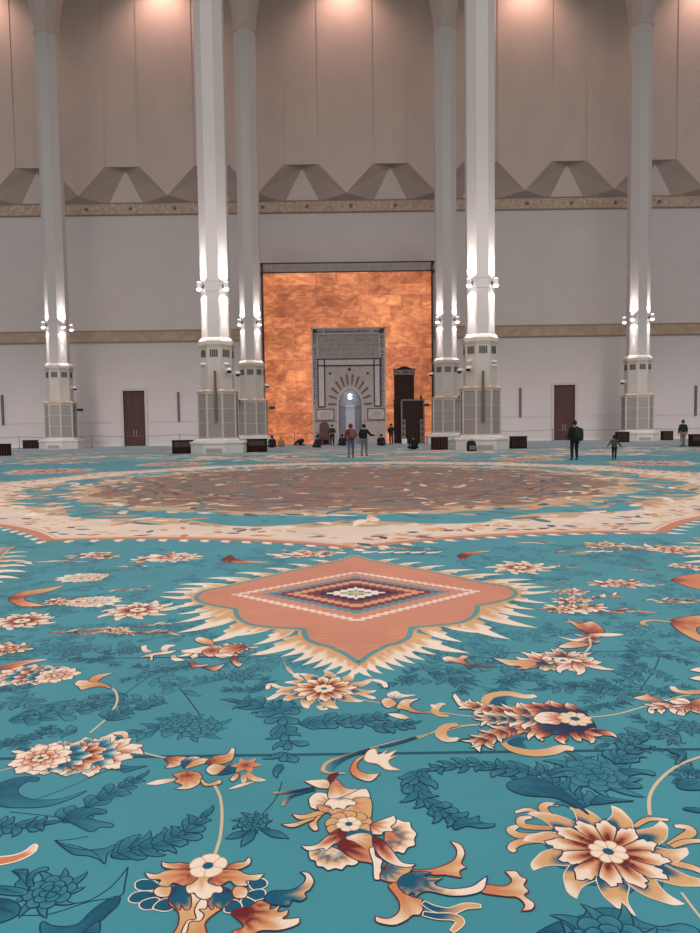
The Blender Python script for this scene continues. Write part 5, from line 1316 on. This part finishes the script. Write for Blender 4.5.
em(E6, [(505, 480), (530, 445), (560, 438), (585, 448), (612, 450), (620, 475), (642, 500), (632, 525), (635, 552), (605, 562), (585, 588), (555, 580), (525, 588), (500, 545)], [TER, TER, DTL, TAN, CRM, CRM], (500, 510), INK)
em(E3, [(342, 205), (355, 190), (430, 170), (500, 190), (590, 245), (565, 268), (535, 266), (510, 288), (475, 282), (440, 292), (415, 275), (385, 270), (375, 245), (350, 235)], [TAN, CRM, DTL, TAN, CRM], (465, 190), INK, tip=(350, 235))
ec = T(*E6, [(345, 459)])[0]
ring(ec, 9, .095, .075, 'round', [DTL, DTL, TAN, TAN], BRN, .002, a0=.2); 
em(E6, [(335, 490), (400, 480), (448, 500), (430, 520), (400, 515), (375, 525), (340, 510)], [FOL, DTL, FOLM], (380, 480), None)
em(E6, [(445, 500), (440, 460), (490, 440), (545, 420), (545, 420), (552, 450), (530, 470), (540, 490), (500, 492), (490, 505), (460, 505)], [MAR, TER, CRM, CRM], (428, 458)); 
em(E6, [(335, 490), (300, 480), (250, 510), (200, 550), (135, 555), (135, 555), (170, 577), (230, 565), (245, 577), (280, 548), (320, 535)], [MAR, MAR, TER, CRM, CRM], (345, 492))
em(E3, [(488, 165), (520, 135), (600, 140), (655, 175), (700, 240), (690, 262), (640, 252), (580, 240), (520, 205)], [MAR, MAR, TER, TAN], (490, 160), BRN); em(E3, [(530, 130), (600, 105), (660, 120), (670, 180), (640, 190), (580, 150)], [CRM, TAN, TER], (560, 120), None)
em(E4, [(35, 145), (55, 138), (62, 170), (88, 188), (82, 215), (88, 255), (55, 260), (50, 200)], [CRM, CRM], (50, 150))
em(E4, [(82, 262), (85, 225), (110, 200), (150, 212), (205, 215), (190, 240), (200, 262), (150, 275)], [MAR, FOL, TAN, TAN], (90, 220), BRN)
em(E4, [(110, 285), (150, 272), (170, 310), (205, 330), (242, 340), (238, 358), (246, 376), (232, 400), (205, 402), (180, 422), (130, 441), (65, 428), (60, 405), (60, 405), (110, 414), (148, 390), (152, 350), (125, 310)], [TER, TER, TAN, CRM], (140, 280), MAR)
scroll(T(*E4, [(245, 352), (290, 376), (350, 386), (410, 366), (470, 366)]), .016, [DTL, DTL, TAN, TAN], CRM, .002); scroll(T(*E4, [(245, 395), (300, 405), (360, 408), (390, 428), (358, 465)]), .016, [DTL, DTL, TAN, TAN], CRM, .002)
em(E4, [(195, 225), (270, 222), (330, 205), (368, 182), (375, 145), (350, 112), (350, 112), (390, 126), (408, 160), (395, 198), (415, 215), (415, 215), (388, 230), (396, 256), (396, 256), (330, 245), (290, 245), (240, 235)], [TER, TER, TAN, CRM], (205, 222), MAR)
em(E4, [(470, 312), (488, 282), (560, 288), (590, 265), (562, 230), (562, 230), (606, 230), (625, 250), (648, 262), (638, 285), (656, 308), (640, 325), (678, 355), (668, 380), (628, 385), (628, 385), (640, 360), (610, 332), (560, 328)], [TER, TER, TAN, CRM], (470, 305), MAR)
em(E4, [(145, 275), (165, 248), (205, 232), (240, 230), (280, 236), (280, 236), (252, 252), (325, 255), (325, 255), (290, 280), (350, 298), (430, 290), (470, 265), (495, 248), (495, 248), (482, 300), (430, 322), (350, 326), (260, 308), (215, 332), (215, 332), (205, 315), (185, 322), (160, 305)], [DTL, DTL, TAN, CRM, CRM, CRM], (190, 265))
em(E4, [(48, 95), (48, 88), (90, 110), (128, 152), (165, 195), (218, 203), (218, 203), (190, 216), (130, 206), (80, 176), (52, 132)], [MAR, MAR, TER, CRM, CRM], (48, 95))
em(E6, [(48, 460), (48, 460), (100, 474), (170, 448), (215, 428), (205, 412), (150, 440), (90, 456)], [CRM, TAN, TAN], (48, 460), BRN); em(E6, [(95, 415), (95, 415), (130, 440), (200, 428), (238, 412), (205, 402), (150, 418)], [CRM, TAN, TAN], (95, 415), BRN); em(E6, [(168, 460), (190, 487), (212, 482), (206, 450), (228, 420), (205, 425), (190, 445)], [CRM, TAN, TAN], (205, 485), BRN)
head(ec, .05, 6, .2, [TAN, CRM, CRM])
# F: lily at lower left
F2 = (120, 813, 5.0)
for pts in ([(82, 382), (78, 350), (120, 334), (180, 345), (190, 380), (130, 392)], [(42, 430), (75, 400), (140, 392), (190, 410), (170, 438), (100, 452), (55, 450)], [(95, 465), (115, 440), (180, 425), (205, 450), (175, 480), (120, 487)], [(165, 480), (195, 442), (245, 430), (265, 478), (225, 495)]): em(F2, pts, NVT, (230, 400), CRM, .0022)
for pts in ([(40, 350), (90, 330), (130, 342), (132, 372), (70, 390)], [(35, 405), (95, 385), (126, 396), (120, 430), (60, 442)], [(0, 468), (20, 425), (80, 448), (78, 475), (30, 486)], [(-80, 485), (-40, 440), (0, 450), (10, 490), (-60, 505)]): em(E3, pts, NVT, (-10, 390), CRM, .0022)
em(F2, [(320, 390), (260, 420), (245, 460), (290, 500), (292, 560), (265, 640), (430, 640), (425, 560), (465, 515), (540, 460), (570, 410), (510, 380), (430, 430)], [CRM, TAN, TAN, TER], (380, 420), BRN)
em(F2, [(240, 410), (270, 372), (320, 370), (355, 420), (352, 480), (325, 490), (305, 465), (300, 492), (255, 455)], [NAVY, DTL, DTL, TAN], (260, 385), MAR); em(F2, [(440, 450), (500, 378), (555, 392), (566, 430), (530, 475), (490, 480), (475, 465), (460, 490)], [NAVY, DTL, DTL, TAN], (545, 390), MAR)
em(F2, [(400, 440), (432, 440), (438, 462), (428, 484), (395, 488), (420, 512), (402, 545), (350, 550), (335, 600), (305, 610), (335, 545), (380, 535), (372, 492)], [CRM, CRM], (410, 450), BRN)
em(E3, [(-45, 500), (50, 470), (100, 443), (150, 462), (152, 488), (205, 462), (205, 462), (190, 500), (242, 488), (242, 488), (238, 512), (215, 535), (298, 528), (298, 528), (290, 562), (200, 592), (100, 595), (20, 640), (-40, 600), (20, 570)], [MAR, MAR, TER, TAN, CRM, CRM], (0, 500), BRN)
em(E3, [(120, 432), (160, 395), (250, 390), (310, 362), (328, 325), (300, 300), (300, 300), (345, 305), (370, 345), (352, 385), (325, 405), (332, 428), (300, 446), (262, 440), (242, 470), (192, 465), (150, 458)], [DTL, DTL, FOL, TAN, CRM], (130, 430))
em(F2, [(168, 402), (190, 375), (255, 370), (245, 420), (195, 425)], [TAN, TAN, CRM], (250, 380), BRN); em(F2, [(560, 402), (580, 372), (636, 382), (632, 425), (580, 432)], [TAN, TAN, CRM], (560, 385), BRN)
em(F2, [(330, 372), (390, 320), (440, 320), (512, 378), (505, 405), (470, 405), (455, 428), (420, 438), (385, 425), (370, 405), (340, 408)], [TAN, TAN, CRM, CRM], (415, 300), BRN)
em(F2, [(350, 262), (300, 252), (255, 256), (208, 248), (208, 248), (215, 275), (262, 286), (340, 290)], [MAR, TER, TAN, CRM], (350, 275)); em(F2, [(525, 275), (580, 252), (622, 248), (640, 225), (640, 225), (656, 236), (648, 262), (600, 286), (540, 290)], [MAR, TER, TAN, CRM], (525, 275))
em(F2, [(392, 312), (330, 288), (240, 290), (180, 310), (124, 300), (124, 300), (146, 335), (202, 340), (190, 365), (240, 375), (268, 355), (320, 370), (370, 350)], [MAR, TER, TAN, CRM], (392, 305)); em(F2, [(440, 345), (470, 310), (520, 288), (590, 290), (640, 312), (722, 308), (722, 308), (690, 342), (632, 345), (640, 368), (580, 370), (548, 345), (500, 370), (460, 360)], [MAR, TER, TAN, CRM], (445, 320))
fc = T(*F2, [(440, 268)])[0]; head(fc, .068, 5, .3, [TAN, CRM, CRM]); disc(fc, .018, DTL, 4)
# orange horn at left edge
em((0, 813, 5.0), [(-30, 228), (60, 215), (120, 195), (168, 160), (186, 168), (175, 195), (130, 225), (60, 250), (-30, 262)], [TER, TER, TER, CRM], (-30, 235), CRM, .004)
# G: dark palmette at right
G3 = (440, 670, 3.889)
def gm(pts, cols, b, out=INK, ow=.003): em(G3, pts, cols, b, out, ow)
scroll(T(*G3, [(172, 132), (195, 102), (260, 92), (330, 104), (372, 100)]), .035, TNC); gm([(195, 130), (225, 105), (280, 103), (255, 120), (265, 145), (230, 150)], [DTL, DTL, FOLM], (210, 130), None)
scroll(T(*G3, [(250, 285), (290, 312), (360, 326), (430, 320), (480, 305), (520, 312)]), .035, TNC); gm([(260, 285), (300, 262), (345, 262), (320, 280), (335, 305), (290, 302)], [DTL, DTL, FOLM], (280, 280), None)
scroll(T(*G3, [(70, 215), (25, 222), (3, 248), (25, 274), (75, 270)]), .03, TNC); gm([(65, 275), (100, 268), (135, 265), (100, 280)], NVT, (65, 275), None)
gm([(155, 152), (200, 138), (260, 155), (330, 165), (300, 178), (220, 170)], RED, (240, 158), None); gm([(48, 105), (48, 105), (60, 94), (90, 126), (112, 114), (122, 130), (152, 124), (172, 152), (210, 170), (130, 158), (80, 146), (60, 125)], [TER, CRM, CRM], (190, 160))
gm([(165, 275), (200, 240), (280, 225), (335, 240), (260, 268), (210, 282)], RED, (240, 245), None); gm([(118, 275), (150, 264), (210, 262), (222, 280), (192, 290), (165, 295), (157, 326), (157, 326), (130, 302)], [TER, CRM, CRM], (215, 270))
gm([(215, 190), (270, 158), (330, 140), (420, 136), (530, 150), (585, 188), (604, 234), (500, 252), (400, 250), (330, 236), (255, 218)], [NAVY, NAVY, NAVY, DTL, FOL, FOLM], (540, 205), None)
gm([(295, 150), (300, 128), (330, 142), (385, 152), (340, 160)], TER2, (385, 155)); gm([(385, 145), (410, 128), (425, 118), (440, 135), (470, 145), (420, 155)], RED, (450, 150)); gm([(480, 150), (500, 132), (525, 140), (532, 155), (500, 158)], RED, (490, 158))
gm([(310, 240), (345, 225), (400, 232), (380, 245), (340, 248)], TER2, (400, 235)); gm([(375, 252), (385, 275), (405, 278), (400, 260), (435, 252), (420, 238), (390, 240)], RED, (420, 245)); gm([(510, 262), (530, 278), (552, 282), (552, 282), (550, 262), (530, 245), (500, 248)], RED, (515, 248)); gm([(565, 238), (600, 228), (635, 260), (635, 260), (590, 262), (560, 255)], RED, (570, 235))
acan(T(*G3, [(400, 165), (300, 165), (235, 160), (160, 150), (90, 130)]), 6, .15, [DTL, MAR, TER, TAN, CRM, CRM])
acan(T(*G3, [(400, 230), (310, 232), (240, 245), (180, 270), (150, 295)]), 6, .15, [DTL, MAR, TER, TAN, CRM, CRM])
acan(T(*G3, [(380, 195), (300, 195), (230, 192), (180, 195)]), 5, .15, [NAVY, DTL, TAN, CRM, CRM])
for gx, gy, ga, fl_ in ((440, 150, 2.6, -1), (500, 152, 2.3, -1), (545, 165, 2.0, -1), (430, 240, -2.5, 1), (480, 248, -2.0, 1), (540, 245, -1.2, -1), (590, 238, -.5, -1), (395, 150, 2.7, -1)):
    petal(T(*G3, [(gx, gy)])[0], ga, .12, .075, 'curl', [NAVY, MAR, TER, CRM], INK, .0022, flip=fl_, sub=2)
gm([(362, 192), (385, 170), (420, 166), (460, 170), (480, 192), (460, 215), (420, 212), (390, 210)], [MAR, TER, CRM, CRM], (485, 192), BRN)
head(T(*G3, [(525, 193)])[0], .088, 9, .1, [TAN, CRM, cc(232, 206, 170)], DTL)
# H: spread flower beyond it, sprout and star to the right
H2 = (460, 593, 2.917)
def hm(pts, cols, b, out=INK, ow=.004): em(H2, pts, cols, b, out, ow)
for cx_, cy_, aa, n_, s_ in ((290, 195, 0, 9, .17), (245, 205, PI, 7, .16), (335, 200, 0, 8, .17), (300, 185, 1, 7, .12)):
    hc_ = T(*H2, [(cx_, cy_)])[0]
    for k in range(n_): petal(hc_, aa + (k - (n_ - 1) / 2) * .62 + rc.uniform(-.2, .2), s_ * rc.uniform(.9, 1.5), s_ * .55, rc.choice(('lobed', 'flame', 'curl')), rc.choice(([MAR, MAR, TER, CRM, CRM], [NAVY, DTL, TAN, CRM], [MAR, TER, CRM, CRM])), INK, .003, flip=rc.choice((-1, 1)), sub=2)
hm([(95, 190), (95, 190), (150, 196), (205, 198), (225, 210), (190, 224), (170, 214), (140, 212)], TER2, (240, 210)); head(T(*H2, [(300, 198)])[0], .06, 7)
acan(T(*H2, [(380, 150), (378, 125), (350, 95), (320, 82)]), 4, .13, [MAR, MAR, TER, CRM])
rosette(566, 610, .17, 1); rosette(574, 600, .14, 1)
stem(T(*H2, [(362, 178), (380, 155), (376, 128)]), .008); hm([(308, 75), (345, 90), (388, 84), (422, 112), (385, 125), (350, 108)], RED, (380, 118)); hm([(375, 122), (430, 118), (478, 122), (430, 128)], CR, (375, 122), None); hm([(280, 125), (280, 125), (330, 136), (375, 128), (340, 143)], CR, (375, 130), None); hm([(285, 158), (330, 142), (380, 152), (330, 162)], TER2, (375, 150))
for q in ((30, 15), (80, 60), (-30, 40)): pass
S8 = (540, 630, 4.375)
def sm(pts, cols, b, out=INK, ow=.003): em(S8, pts, cols, b, out, ow)
sm([(405, 297), (405, 297), (450, 286), (468, 280), (500, 296), (570, 312), (520, 316), (450, 310)], RED, (575, 312)); sm([(470, 352), (488, 334), (560, 326), (622, 318), (600, 338), (510, 346), (502, 366), (480, 366)], [TER, CRM, CRM], (620, 325))
sm([(580, 345), (630, 328), (655, 340), (632, 378), (632, 378), (598, 370), (600, 355)], RED, (645, 325)); sm([(640, 340), (680, 322), (720, 345), (760, 380), (700, 372)], RED, (645, 322)); sm([(640, 320), (700, 300), (760, 310), (700, 330)], RED, (640, 320)); sm([(575, 318), (600, 298), (640, 302), (660, 322), (620, 328)], CR, (620, 318))
acan(T(*S8, [(640, 325), (560, 335), (500, 345)]), 3, .12, [MAR, TER, CRM, CRM]); acan(T(*S8, [(660, 330), (640, 360)]), 2, .10, [MAR, TER, CRM]); petal(T(*S8, [(650, 325)])[0], 2.8, .1, .07, 'lobed', CR, INK)
scroll(T(*S8, [(740, 268), (690, 275), (640, 276), (596, 268), (578, 250)]), .028, [TER, TAN, CRM])
for y_ in (178, 215): sm([(650, y_), (650, y_), (690, y_ - 12), (740, y_ - 5), (740, y_ + 14), (690, y_ + 8)], [TER, CRM, CRM], (740, y_))
# left red and cream cluster below the pendant
K5 = (120, 630, 4.375)
def km(pts, cols, b, out=INK, ow=.004): em(K5, pts, cols, b, out, ow)
km([(75, 125), (75, 125), (120, 108), (180, 98), (248, 90), (215, 105), (150, 112), (145, 132), (125, 134), (130, 118)], [CRM, CRM, TAN], (240, 95)); km([(92, 75), (115, 68), (118, 84), (140, 95), (105, 98)], CR, (140, 98), None); km([(180, 80), (200, 66), (245, 68), (215, 78), (205, 95), (185, 95)], CR, (195, 95), None)
rosette(214, 650.5, .17, 1); rosette(232, 649, .13, 1)
km([(222, 122), (238, 110), (250, 122), (282, 133), (240, 137)], CR, (240, 112), None); km([(262, 92), (320, 82), (380, 72), (420, 85), (370, 102), (300, 102)], CR, (390, 92)); km([(325, 45), (350, 32), (400, 45), (410, 65), (360, 62)], TER2, (400, 65)); km([(360, 95), (420, 70), (470, 85), (440, 110), (385, 118)], RED, (400, 92)); km([(430, 90), (480, 68), (540, 65), (550, 85), (500, 100), (520, 112), (460, 116)], RED, (540, 75)); km([(410, 110), (450, 100), (500, 112), (440, 124)], CR, (440, 105))
km([(300, 148), (315, 138), (345, 152), (392, 152), (360, 162), (320, 165)], RED, (305, 150)); km([(360, 165), (410, 160), (462, 150), (462, 150), (440, 170), (415, 180), (380, 172)], RED, (370, 165)); km([(482, 125), (510, 118), (515, 138), (538, 150), (515, 162), (490, 145)], RED, (495, 125)); km([(600, 95), (640, 98), (630, 106)], CR, (600, 98), None)
stem(T(*K5, [(150, 122), (300, 122), (480, 118), (600, 110)]), .004, BRN)
em((250, 660, 4.375), [(142, -10), (142, -10), (155, 20), (170, 45), (200, 70), (180, 62), (160, 42)], TNC, (142, -10), None)
# a few more sprays on parts of the field the photo leaves out of frame
for k in range(170):
    y = rc.uniform(-2, 8.5); x = rc.choice((-1, 1)) * rc.uniform(max(.62 * y, .4) + .35, 9)
    if math.hypot(x, y - 20) < 11.5 or min(math.hypot(x - 13.6 * math.sin(2 * PI * q / NF), y - 20 + 13.6 * math.cos(2 * PI * q / NF)) for q in range(NF)) < 2.3: continue
    LV[0] = 62; frond((x, y), rc.uniform(.16, .26), rc.uniform(0, 6))
    if k % 3 == 0: LV[0] = 260; daisy((x + .5 * (1 if x > 0 else -1), y), .2, rc.uniform(0, 6), True)

# every patch sits one hair above whatever it overlaps
cells, bigs, lev = {}, 0, []
for lv, a, b in sorted(PRIM, key=lambda q: (q[0], q[1])):
    xs_ = [CV[i][0] for i in range(a, b)]; ys_ = [CV[i][1] for i in range(a, b)]
    x0, x1, y0, y1 = min(xs_), max(xs_), min(ys_), max(ys_)
    if x1 - x0 > 4 or y1 - y0 > 4: L = bigs = max(bigs, max(cells.values(), default=0) if a == 0 or lv > 100 and lv < 140 else bigs) + 1
    else:
        ks = [(i, j) for i in range(int(x0 / .08) - 1, int(x1 / .08) + 2) for j in range(int(y0 / .08) - 1, int(y1 / .08) + 2)]
        L = max(bigs, max(cells.get(k, 0) for k in ks)) + 1
        for k in ks: cells[k] = L
    h_ = L * 6e-6
    for i in range(a, b): CV[i] = (CV[i][0], CV[i][1], h_)
me = bpy.data.meshes.new('carpet'); me.from_pydata(CV, [], CF)
# pile thickness below the pattern
ca = me.color_attributes.new('dye', 'FLOAT_COLOR', 'POINT')
flat = []
for c in CCOL: flat += [c[0], c[1], c[2], 1.0]
ca.data.foreach_set('color', flat)
bm = bmesh.new(); bm.from_mesh(me)
for f in bm.faces:
    if f.normal.z < 0: f.normal_flip()
bm.to_mesh(me); bm.free()
def carpet_mat():
    m = bpy.data.materials.new('woven_wool'); m.use_nodes = True; nt = m.node_tree; b = nt.nodes['Principled BSDF']
    at_ = nt.nodes.new('ShaderNodeAttribute'); at_.attribute_name = 'dye'
    tc = nt.nodes.new('ShaderNodeTexCoord')
    n = nt.nodes.new('ShaderNodeTexNoise'); n.inputs['Scale'].default_value = 160; n.inputs['Detail'].default_value = 3
    n2 = nt.nodes.new('ShaderNodeTexNoise'); n2.inputs['Scale'].default_value = 1.1; n2.inputs['Detail'].default_value = 3
    nt.links.new(tc.outputs['Object'], n.inputs['Vector']); nt.links.new(tc.outputs['Object'], n2.inputs['Vector'])
    mr = nt.nodes.new('ShaderNodeMapRange'); mr.inputs['From Min'].default_value = .3; mr.inputs['From Max'].default_value = .7; mr.inputs['To Min'].default_value = .95; mr.inputs['To Max'].default_value = 1.05
    mr2 = nt.nodes.new('ShaderNodeMapRange'); mr2.inputs['From Min'].default_value = .3; mr2.inputs['From Max'].default_value = .7; mr2.inputs['To Min'].default_value = .92; mr2.inputs['To Max'].default_value = 1.07
    nt.links.new(n.outputs['Fac'], mr.inputs['Value']); nt.links.new(n2.outputs['Fac'], mr2.inputs['Value'])
    mu = nt.nodes.new('ShaderNodeMath'); mu.operation = 'MULTIPLY'; nt.links.new(mr.outputs[0], mu.inputs[0]); nt.links.new(mr2.outputs[0], mu.inputs[1])
    vm = nt.nodes.new('ShaderNodeVectorMath'); vm.operation = 'SCALE'; nt.links.new(at_.outputs['Color'], vm.inputs[0]); nt.links.new(mu.outputs[0], vm.inputs['Scale'])
    nt.links.new(vm.outputs[0], b.inputs['Base Color'])
    b.inputs['Roughness'].default_value = .95; b.inputs['Specular IOR Level'].default_value = .1
    b.inputs['Sheen Weight'].default_value = .2; b.inputs['Sheen Roughness'].default_value = .45
    bp = nt.nodes.new('ShaderNodeBump'); bp.inputs['Strength'].default_value = .15; bp.inputs['Distance'].default_value = .003
    nt.links.new(n.outputs['Fac'], bp.inputs['Height']); nt.links.new(bp.outputs['Normal'], b.inputs['Normal'])
    return m
me.materials.append(carpet_mat())
cp = bpy.data.objects.new('carpet', me); C.objects.link(cp)
tag(cp, 'vast teal carpet woven with flowers, a stepped diamond and a round brown medallion', 'carpet')

for o in list(C.objects):
    if o.type == 'EMPTY' and o.parent is None and abs(o.location.z) < 1e-6 and o.get('category'): o.location.z = .003
# ------------------------------------------------------------------ light
def area(name, loc, rot, sx, sy, e, col=(1, 1, 1)):
    l = bpy.data.lights.new(name, 'AREA'); l.shape = 'RECTANGLE'; l.size = sx; l.size_y = sy; l.energy = e; l.color = col
    o = bpy.data.objects.new(name, l); C.objects.link(o); o.location = loc; o.rotation_euler = rot
    return o
area('ceiling_lamps', (0, 5, CZ - 1), (0, 0, 0), 90, 46, 17500, (1, .90, .86))
for k in range(-3, 4):
    lamp_spot('cornice_spot', (16 * k, WY - 3.2, CZ - .5), (0, .22, -1), 1500, 2.1, .9, (1, .62, .50), .5)
for k in range(-4, 5): lamp_spot('wall_fill_spot', (8.5 * k, 6, 31), (0, 58, -31), 26000, .26, 1., (1, .95, .96), 4.)  # added unseen spots, brighten the lower wall and the floor before it
wd = bpy.data.worlds.new('world'); bpy.context.scene.world = wd; wd.use_nodes = True
bgn = wd.node_tree.nodes['Background']; bgn.inputs['Color'].default_value = (1, .93, .92, 1); bgn.inputs['Strength'].default_value = .36
sc = bpy.context.scene
sc.view_settings.view_transform = 'Standard'; sc.view_settings.look = 'None'; sc.view_settings.gamma = 1; sc.view_settings.use_curve_mapping = False
sc.view_settings.exposure = .38
sc.cycles.use_denoising = True
sc.cycles.max_bounces = 6; sc.cycles.diffuse_bounces = 4
